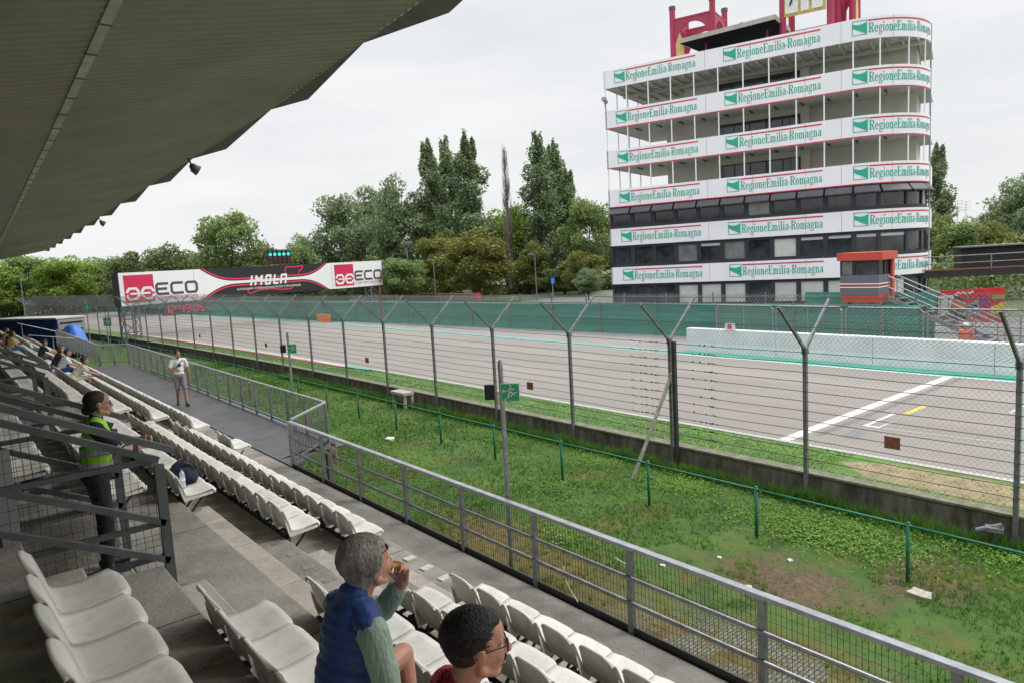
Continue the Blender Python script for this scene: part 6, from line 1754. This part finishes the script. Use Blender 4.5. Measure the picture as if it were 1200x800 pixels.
def person(loc, rz, lab, pose, wear, hair='short', hairm='hairdark', skin='skin', voxel=.012, height=1.75, group=None, detail=False):
    t = thing('person', loc, lab, 'person', group, rz); s = height/1.75
    J = {k: V3(v)*s for k, v in pose.items() if k not in ('look','hd','hp','curl','up')}
    look = pose.get('look',(1,0,0)); hF = frame(look, pose.get('up',(0,0,1)))
    sp = (J['neck']-J['pelvis']).normalized(); lat = (J['shL']-J['shR']).normalized(); tF = frame(lat.cross(sp)*1, sp)
    def torso(m, g=0.0, low=True):
        c1 = J['pelvis'].lerp(J['neck'],.70); c2 = J['pelvis'].lerp(J['neck'],.38)
        m.ell(c1,((.105+g)*s,(.150+g)*s,(.185+g)*s),18,12,tF); m.ell(c2,((.108+g)*s,(.137+g)*s,(.17+g)*s),18,12,tF)
        m.ell(J['pelvis']+sp*.02,((.115+g)*s,(.155+g)*s,(.12+g)*s),18,12,tF)
        cap(m,J['shL']*.94+J['neck']*.06,J['shR']*.94+J['neck']*.06,(.058+g)*s,(.058+g)*s)
        cap(m,J['neck']-sp*.02,J['shL'],(.048+g*.8)*s,(.05+g)*s); cap(m,J['neck']-sp*.02,J['shR'],(.048+g*.8)*s,(.05+g)*s)
    def arm(m, S_, g=0.0, upto=1.0):
        a, b, c = J['sh'+S_], J['el'+S_], J['wr'+S_]
        if upto < 1: cap(m,a,a.lerp(b,upto),(.054+g)*s,(.047+g*1.3)*s)
        else:
            cap(m,a,b,(.050+g)*s,(.039+g)*s)
            if upto > 1: e = min(1,upto-1); cap(m,b,b.lerp(c,e),(.040+g)*s,(.040-.012*e+g)*s)
    def leg(m, S_, g=0.0, upto=2.0, shoe=False):
        a, b, c = J['hip'+S_], J['kn'+S_], J['an'+S_]
        e = min(1,upto); cap(m,a,a.lerp(b,e),(.086+g)*s,(.086-.028*e+g)*s)
        if upto > 1:
            e = min(1,upto-1); mid = b.lerp(c,.35); cap(m,b,mid,(.056+g)*s,(.055+g)*s); cap(m,mid,b.lerp(c,max(.36,e)),(.055+g)*s,(.036+g)*s)
    m = MB(); head_parts(m, J['head'], hF, s*1.02)
    cap(m,J['neck'],J['head']+hF@V3((-.015,0,-.05)),.056*s,.054*s)
    torso(m); 
    for S_ in 'LR':
        arm(m,S_,0,2); leg(m,S_,0,2)
        f = J['toe'+S_]; cap(m,J['an'+S_]-V3((0,0,.03)),f,.034*s,.028*s)
        hd = V3(pose['hd'][0 if S_=='L' else 1]) if 'hd' in pose else (J['wr'+S_]-J['el'+S_])
        hp = pose['hp'][0 if S_=='L' else 1] if 'hp' in pose else (0,-1 if S_=='L' else 1,0)
        hand(m,J['wr'+S_],hd,hp,(pose.get('curl',(.4,.4)))[0 if S_=='L' else 1],s,-1 if S_=='L' else 1)
    body = blob(m,'body',M[skin],t,voxel,2 if voxel < .01 else 1)
    for w in wear:
        kind, mt = w[0], M[w[1]]; m = MB(); g = w[2] if len(w) > 2 else .012
        if kind == 'tee':
            torso(m,g)
            for S_ in 'LR': arm(m,S_,g,.62)
            o = blob(m,'shirt',mt,t,max(voxel,.008),4,lambda c:.004*mnoise.noise(c*14)+.003*mnoise.noise(c*38))
        elif kind == 'shirt':
            torso(m,g)
            for S_ in 'LR': arm(m,S_,g+.006,w[3] if len(w) > 3 else 1.9)
            cap(m,J['neck']-sp*.01,J['neck']+sp*.035,(.062)*s,(.060)*s)
            blob(m,'shirt',mt,t,max(voxel,.008),3,lambda c:.006*mnoise.noise(V3((c.x*10,c.y*10,c.z*22)))+.003*mnoise.noise(c*40))
        elif kind == 'vest':
            c1 = J['pelvis'].lerp(J['neck'],.68); c2 = J['pelvis'].lerp(J['neck'],.36)
            m.ell(c1,((.118+g)*s,(.165+g)*s,(.20+g)*s),20,14,tF); m.ell(c2,((.124+g)*s,(.155+g)*s,(.19+g)*s),20,14,tF); m.ell(J['pelvis']+sp*.06,((.124+g)*s,(.165+g)*s,(.12+g)*s),20,14,tF)
            cv_ = .15 if w[1] == 'vestblue' else .22
            for S_ in 'LR': cap(m,J['neck'].lerp(J['sh'+S_],.25),J['sh'+S_].lerp(J['neck'],cv_),(.058+g)*s,(.058+g)*s)
            if w[1] == 'vestblue': cap(m,J['neck']-sp*.03,J['neck']+sp*.055-hF@V3((.012,0,0)),.072*s,.070*s)
            q = 1 if w[1] == 'vestblue' else 0
            blob(m,'vest',mt,t,max(voxel,.008),3,lambda c:(.006*abs(math.sin((c-J['pelvis']).dot(sp)*PI/.052))*q+.004*mnoise.noise(c*16)))
            if w[1] == 'hivis':
                for f in (.22,.45):
                    m = MB(); c0 = J['pelvis'].lerp(J['neck'],f); n_ = 28
                    rx, ry = (.134+g)*s, (.170+g)*s
                    for q_ in range(n_):
                        a0, a1 = 2*PI*q_/n_, 2*PI*(q_+1)/n_
                        def W_(a,h): return c0+tF@V3((rx*math.cos(a),ry*math.sin(a),h))
                        m.face([W_(a0,-.028),W_(a1,-.028),W_(a1,.028),W_(a0,.028)])
                    m.build('reflective_band', M['reflect'], t, local=True, smooth=True)
        elif kind == 'trousers' or kind == 'shorts':
            m.ell(J['pelvis'],((.122+g)*s,(.162+g)*s,(.115+g)*s),18,12,tF)
            for S_ in 'LR': leg(m,S_,g,1.95 if kind == 'trousers' else (w[3] if len(w) > 3 else .85))
            blob(m,kind,mt,t,max(voxel,.009),3,lambda c:.005*mnoise.noise(c*12)+.003*mnoise.noise(c*34))
        elif kind == 'shoes':
            for S_ in 'LR':
                m = MB(); a = J['an'+S_]-V3((0,0,.035)); f = J['toe'+S_]; d = (f-a); d.z = 0; d.normalize()
                cap(m,a-d*.03,f+d*.02,.042*s,.036*s); m.ell(a+V3((0,0,.03)),(.045*s,.042*s,.04*s),12,8)
                blob(m,'shoe',mt,t,max(voxel*.8,.008),2)
    if hair:
        m = MB(); hair_parts(m,J['head'],hF,s*1.02,hair)
        amp = .006 if hair in ('full','long') else .011 if hair == 'afro' else .0022
        blob(m,'hair',M[hairm],t,max(voxel*.7,.006),2,lambda c:amp*mnoise.noise(V3((c.x*32,c.y*45,c.z*20)))+amp*.5*mnoise.noise(c*95))
    if voxel < .009: eyes(J['head'],hF,body,s*1.02)
    t['_h'] = 0
    return t, J, hF, s

def P_stand(stride=0.0, armL=None, armR=None, **k):
    p = dict(pelvis=(0,0,.95), neck=(0,0,1.46), head=(.025,0,1.615), shL=(0,.185,1.415), shR=(0,-.185,1.415),
        elL=(-.02,.25,1.13), elR=(-.02,-.25,1.13), wrL=(.08,.26,.89), wrR=(.08,-.26,.89),
        hipL=(0,.09,.91), hipR=(0,-.09,.91), knL=(.03+stride*.55,.10,.50), knR=(.03-stride*.12,-.10,.49),
        anL=(stride,.10,.085), anR=(-stride*.75,-.10,.085+abs(stride)*.12), toeL=(stride+.16,.12,.035), toeR=(-stride*.75+.15,-.12,.035+abs(stride)*.02))
    p.update(k); return p
def P_sit(lean=.2, **k):
    sx, sz = math.sin(lean)*.5, math.cos(lean)*.5
    p = dict(pelvis=(0,0,.54), neck=(sx,0,.54+sz), head=(sx+.06,0,.54+sz+.15), shL=(sx*.95,.185,.54+sz*.89), shR=(sx*.95,-.185,.54+sz*.89),
        elL=(sx+.10,.25,.54+sz*.42), elR=(sx+.10,-.25,.54+sz*.42), wrL=(sx+.33,.13,.60), wrR=(sx+.33,-.13,.60),
        hipL=(.02,.09,.53), hipR=(.02,-.09,.53), knL=(.44,.13,.53), knR=(.44,-.13,.53), anL=(.42,.13,.09), anR=(.42,-.13,.09), toeL=(.57,.14,.035), toeR=(.57,-.14,.035))
    p.update(k); return p

# --- steward in the hi-vis vest, leaning on the barrier by the stair opening
t, J, hF, s = person((.96,7.45,1.35), math.radians(-4), 'steward in hi-vis vest and glasses standing in the stair opening',
    P_stand(0, neck=(.05,0,1.46), head=(.09,0,1.615), elL=(.20,.24,1.20), wrL=(.42,.08,1.20), elR=(.20,-.24,1.18), wrR=(.42,-.04,1.16), shR=(.03,-.185,1.41), shL=(.03,.185,1.41), look=(1,.0,.02), curl=(.7,.7)),
    [('trousers','trousers',.014),('shoes','black'),('shirt','navy',.012,.80),('vest','hivis',.006)], 'bun', 'hairdark', 'skin', .007, 1.72)
glasses(J['head'],hF,t,s)
m = MB()
for S_ in 'LR':
    a, b = J['sh'+S_], J['el'+S_]
    for q, (f0, f1) in enumerate(((.80,.84),(.87,.90))): m.tube(a.lerp(b,f0),a.lerp(b,f1),.0665,.0665,16,False)
m.build('sleeve_stripe', M['whitetee'], t, local=True)

# --- young man walking along the walkway towards the camera
t, J, hF, s = person((5.75,24.2,0), math.radians(-97), 'man in white t-shirt and grey shorts walking along the dark walkway with a chest bag',
    P_stand(.24, elR=(.05,-.26,1.16), wrR=(.27,-.12,1.14), elL=(-.03,.27,1.13), wrL=(-.02,.30,.88), look=(1,.35,0), curl=(.5,.8)),
    [('shorts','greyshort',.014,.92),('shoes','black'),('tee','whitetee',.011)], 'crew', 'hairdark', 'skin2', .010, 1.78)
m = MB(); m.path([J['shL']+V3((.09,-.07,.03)),J['neck'].lerp(J['pelvis'],.28)+V3((.165,.0,0)),J['neck'].lerp(J['pelvis'],.50)+V3((.145,-.11,0)),J['neck'].lerp(J['pelvis'],.55)+V3((.02,-.175,0))],.012,6)
m.ell(J['neck'].lerp(J['pelvis'],.33)+V3((.165,.01,0)),(.03,.05,.06),10,8); m.build('chest_bag', M['black'], t, local=True)

# --- grey-haired man in blue vest eating
hx = edge(5)+.14
t, J, hF, s = person((hx+.03,3.12,1.30), math.radians(2), 'grey-haired man in quilted blue vest and sage shirt sitting and eating a slice of pizza',
    P_sit(.22, neck=(.10,0,1.00), head=(.185,-.005,1.165), shL=(.10,.185,.935), shR=(.08,-.190,.935), elR=(.09,-.30,.62), wrR=(.30,-.20,.45), elL=(.36,.22,.80), wrL=(.385,.055,.985),
        knL=(.44,.20,.53), knR=(.40,-.14,.47), hipL=(.04,.1,.52), look=(1,.02,.04), hd=((-.10,-.28,1.0),(1,.3,-.3)), hp=((-.85,-.5,-.1),(0,.3,-1)), curl=(.85,.5)),
    [('shorts','denimdark',.018,.62),('shoes','black'),('shirt','shirtgreen',.013,1.75),('vest','vestblue',.012)], 'full', 'hairgrey', 'skinred', .0060, 1.92)
strands(J['head'],hF,t,s*1.03,7500,.10,M['hairgrey'],5,'full',.006,.0013)
def hp_(x,y,z): return J['head']+hF@V3((x,y,z))
m = MB()   # sunglasses pushed up on the forehead
for y in (-1,1): m.ell(hp_(.083,y*.034,.072),(.007,.028,.018),12,8,hF); m.tube(hp_(.08,y*.06,.072),hp_(-.01,y*.088,.045),.003,.003,6)
m.tube(hp_(.086,-.02,.075),hp_(.086,.02,.075),.003,.003,6); m.build('sunglasses', M['black'], t, local=True)
wm = world_of(t); hw = wm@(J['wrL']+V3((-.0,-.03,.0))); mouth = wm@hp_(.095,0,-.062)
tip = wm@(J['wrL']+V3((-.02,-.045,.11)))
pz = thing('pizza_slice', tuple(mouth), 'bitten slice of pizza held to the mouth of the grey-haired man', 'pizza')
m = MB(); d = (tip-mouth); d.z = 0; d.normalize(); d = V3((.88,.35,-.15)).normalized(); side = d.cross(V3((0,0,1))).normalized()
A = mouth+d*.004; 
pts = [A-side*.012,A+side*.012,A+d*.075+side*.034,A+d*.082,A+d*.072-side*.036]
up = V3((0,0,.012)); n_ = len(pts)
m.face([p+up for p in pts]); m.face([p for p in pts][::-1])
for i in range(n_): j = (i+1)%n_; m.face([pts[i],pts[j],pts[j]+up,pts[i]+up])
m.build('slice', M['pizza'], pz)
m = MB(); m.tube(A+d*.074+side*.040+up*.5,A+d*.084+up*.5,.012,.013,8); m.tube(A+d*.084+up*.5,A+d*.072-side*.040+up*.5,.013,.012,8); m.build('crust', mat('crust',(.55,.33,.13),.7,var=.2,scale=40), pz)

# --- dark-haired man with glasses, lower right of the first
t, J, hF, s = person((edge(5)+.07,2.12,1.33), math.radians(-24), 'dark-haired bearded man with black glasses and crimson shirt sitting in the foreground',
    P_sit(.25, neck=(.10,0,1.03), head=(.18,0,1.195), shL=(.10,.195,.945), shR=(.10,-.195,.945), look=(1,.02,-.03)),
    [('trousers','jeans',.014),('shoes','black'),('shirt','redshirt',.014,1.0)], 'short', 'hairdark', 'skinred', .0060, 1.92)
strands(J['head'],hF,t,s*1.02,4200,.026,M['hairdark'],6,'short',.003)
glasses(J['head'],hF,t,s*1.02)
m = MB()   # moustache and beard stubble
def hp_(x,y,z): return J['head']+hF@(V3((x,y,z))*s*1.02)
for y in (-1,1): cap(m,hp_(.098,y*.004,-.047),hp_(.088,y*.026,-.056),.0055,.004,8)
m.ell(hp_(.071,0,-.098),(.022,.026,.018),12,8,hF); cap(m,hp_(.07,.0,-.105),hp_(.03,-.045,-.085),.010,.006,8); cap(m,hp_(.07,.0,-.105),hp_(.03,.045,-.085),.010,.006,8)
blob(m,'beard',M['hairdark'],t,.004,1,lambda c:.0015*mnoise.noise(c*200))
def collar(t, J, hF, s, mt, r=.070, h=.045):
    up = (J['head']-J['neck']).normalized(); F_ = frame(hF@V3((1,0,0)), up); m = MB(); n_ = 22; c = J['neck']+up*.012
    for q in range(n_):
        a0, a1 = .45+(2*PI-.9)*q/n_, .45+(2*PI-.9)*(q+1)/n_
        def R_(a, rr, hh): return c+F_@V3((rr*math.cos(a)*1.05-.008, rr*math.sin(a)*1.0, hh-.014*math.cos(a)))
        m.face([R_(a0,(r-.004)*s,-.02),R_(a1,(r-.004)*s,-.02),R_(a1,r*s,h*s),R_(a0,r*s,h*s)])
        m.face([R_(a0,r*s,h*s),R_(a1,r*s,h*s),R_(a1,(r+.022)*s,-.012),R_(a0,(r+.022)*s,-.012)])
    o = m.build('collar', mt, t, local=True, smooth=True); md = o.modifiers.new('s','SOLIDIFY'); md.thickness = .005; return o
collar(t, J, hF, s, M['redshirt'])

# --- spectators farther along the rows
def seated(k, y, lab, wear, hair, hm, skin, lean=.4, rz=0, cap_m=None, h=1.72, dx=0, **kw):
    t, J, hF, s = person((edge(k+1)+.16+dx,y,th(k)-.04), rz, lab, P_sit(lean, **kw), wear, hair, hm, skin, .016, h)
    if cap_m:
        m = MB(); m.ell(J['head']+V3((-.01,0,.07)),(.11,.092,.07),14,8); m.ell(J['head']+V3((.11,0,.06)),(.07,.07,.01),12,6); m.build('cap', M[cap_m], t, local=True, smooth=True)
    return t
seated(2,25.6,'man in beige t-shirt and white shorts leaning forward, nearest of the seated group',[('shorts','beigetee',.02,.85),('shoes','black'),('tee','beigetee',.02)],'crew','hairdark','skin2',.75)
seated(2,28.6,'man in white t-shirt and blue shorts hunched over in the seated group',[('shorts','vestblue',.02,.85),('shoes','black'),('tee','whitetee',.02)],'short','hairdark','skin2',.55)
seated(2,30.2,'woman with long brown hair and black top sitting behind the man in white',[('trousers','navy',.012),('shoes','black'),('tee','navy',.012)],'long','hairbrown','skin',.5)
seated(2,34.4,'man in black cap and navy t-shirt with his arms stretched forward',[('shorts','denimdark',.02,.85),('shoes','black'),('tee','navy',.018)],'crew','hairdark','skin2',.35,cap_m='black',elL=(.35,.2,.78),elR=(.35,-.2,.78),wrL=(.58,.12,.72),wrR=(.58,-.12,.72))
seated(3,36.5,'woman in orange-brown top and blue jeans seated high in the far rows',[('trousers','jeans',.012),('shoes','whitetee'),('tee','mural5',.012)],'long','hairdark','skin2',.15)
seated(3,38.5,'child-like figure in dark top between the woman in jeans and the man behind',[('trousers','jeans',.012),('shoes','black'),('tee','navy',.014)],'short','hairbrown','skin2',.2,h=1.6)
seated(3,40.0,'far spectator with light hair and patterned dark shorts behind the seated woman',[('shorts','navy',.012,.8),('shoes','black'),('tee','skin2',.012)],'short','hairbrown','skin2',.2)
seated(4,40.5,'farthest spectator with bushy black hair and pale grey top',[('trousers','navy',.012),('shoes','black'),('tee','whitetee',.014)],'afro','hairdark','skin2',.1,dx=.5)
# worker behind the pit wall
t, J, hF, s = person((29.6,9.6,-.95), math.radians(180), 'worker in orange vest and white helmet behind the pit wall', P_stand(), [('trousers','trousers',.012),('shoes','black'),('tee','orangevest',.02)], None, 'hairdark', 'skin2', .02, 1.7)
m = MB(); m.ell(J['head']+V3((-.01,0,.06)),(.14,.115,.09),14,8); m.build('helmet', M['whitetee'], t, local=True, smooth=True)

# ================================================================ BACKPACK AND BOTTLE
bk = thing('backpack', (edge(4)+.20,9.75,1.40), 'dark navy backpack lying on a seat near the stair opening', 'backpack')
m = MB(); bx_ = edge(4)+.20
m.ell((bx_,9.75,1.53),(.15,.17,.17),16,10); m.ell((bx_+.06,9.72,1.47),(.13,.16,.11),14,8); m.ell((bx_-.03,9.9,1.50),(.1,.14,.12),12,8)
o = m.build('body', M['navy'], bk); md = o.modifiers.new('r','REMESH'); md.mode = 'VOXEL'; md.voxel_size = .012; sm = o.modifiers.new('s','SMOOTH'); sm.iterations = 4; bake(o)
ns = [v.normal.copy() for v in o.data.vertices]
for v, n in zip(o.data.vertices, ns): v.co += n*(.018*mnoise.noise(v.co*11)+.01*mnoise.noise(v.co*25)); 
for p in o.data.polygons: p.use_smooth = True
m = MB(); m.path([(bx_-.1,9.62,1.62),(bx_-.02,9.57,1.70),(bx_+.06,9.62,1.66),(bx_+.12,9.66,1.56),(bx_+.17,9.7,1.46)],.014,8); m.build('strap', M['black'], bk)
m = MB(); m.bx(bx_+.10,bx_+.19,9.70,9.74,1.45,1.53); m.build('zip_pocket', M['vestblue'], bk)
bt = thing('water_bottle', (edge(4)+.12,9.46,1.40), 'clear plastic water bottle standing on the seat beside the backpack', 'bottle')
x0, y0 = edge(4)+.13, 9.48
m = MB(); zs = [(1.41,.030),(1.42,.033),(1.47,.033),(1.48,.030),(1.49,.033),(1.545,.033),(1.555,.030),(1.565,.033),(1.60,.030),(1.625,.014),(1.64,.013)]
for (za,ra),(zb_,rb) in zip(zs[:-1],zs[1:]): m.tube((x0,y0,za),(x0,y0,zb_),ra,rb,14,False)
m.build('body', M['glassb'], bt, smooth=True); m = MB(); m.tube((x0,y0,1.637),(x0,y0,1.66),.015,.015,12); m.build('bottle_cap', M['blue'], bt)
m = MB(); m.tube((x0,y0,1.50),(x0,y0,1.54),.0338,.0338,14,False); m.build('bottle_label', M['board_white'], bt)
for (x, y, z) in ((.75,8.75,2.12),(.6,9.2,2.12)):
    pass
m = MB(); c0 = V3((edge(6)+.25,8.75,2.08))
m.ell(c0,(.16,.2,.06),12,8); m.ell(c0+V3((.1,.15,.03)),(.1,.1,.05),10,6)
tag(m.build('jacket', M['navy'], smooth=True), 'dark blue jacket left on the seats behind the steward', 'jacket')
m = MB(); c0 = V3((edge(6)+.3,9.5,2.10)); m.ell(c0,(.14,.12,.05),12,6); m.ell(c0+V3((.05,-.12,.02)),(.07,.09,.04),10,6)
tag(m.build('plastic_bag', M['cream'], smooth=True), 'crumpled pale plastic bag on the seats behind the steward', 'bag')
for o in bpy.data.objects:
    for k in ('_w','_h'):
        if k in o: del o[k]

_seen = {}
for o in bpy.data.objects:
    if 'label' in o:
        n_ = len(o['label'].replace(',','').split())
        if n_ > 16 or n_ < 4: print('LABEL LEN', n_, o.name, o['label'])
        if o['label'] in _seen: print('DUP', o['label'])
        _seen[o['label']] = 1
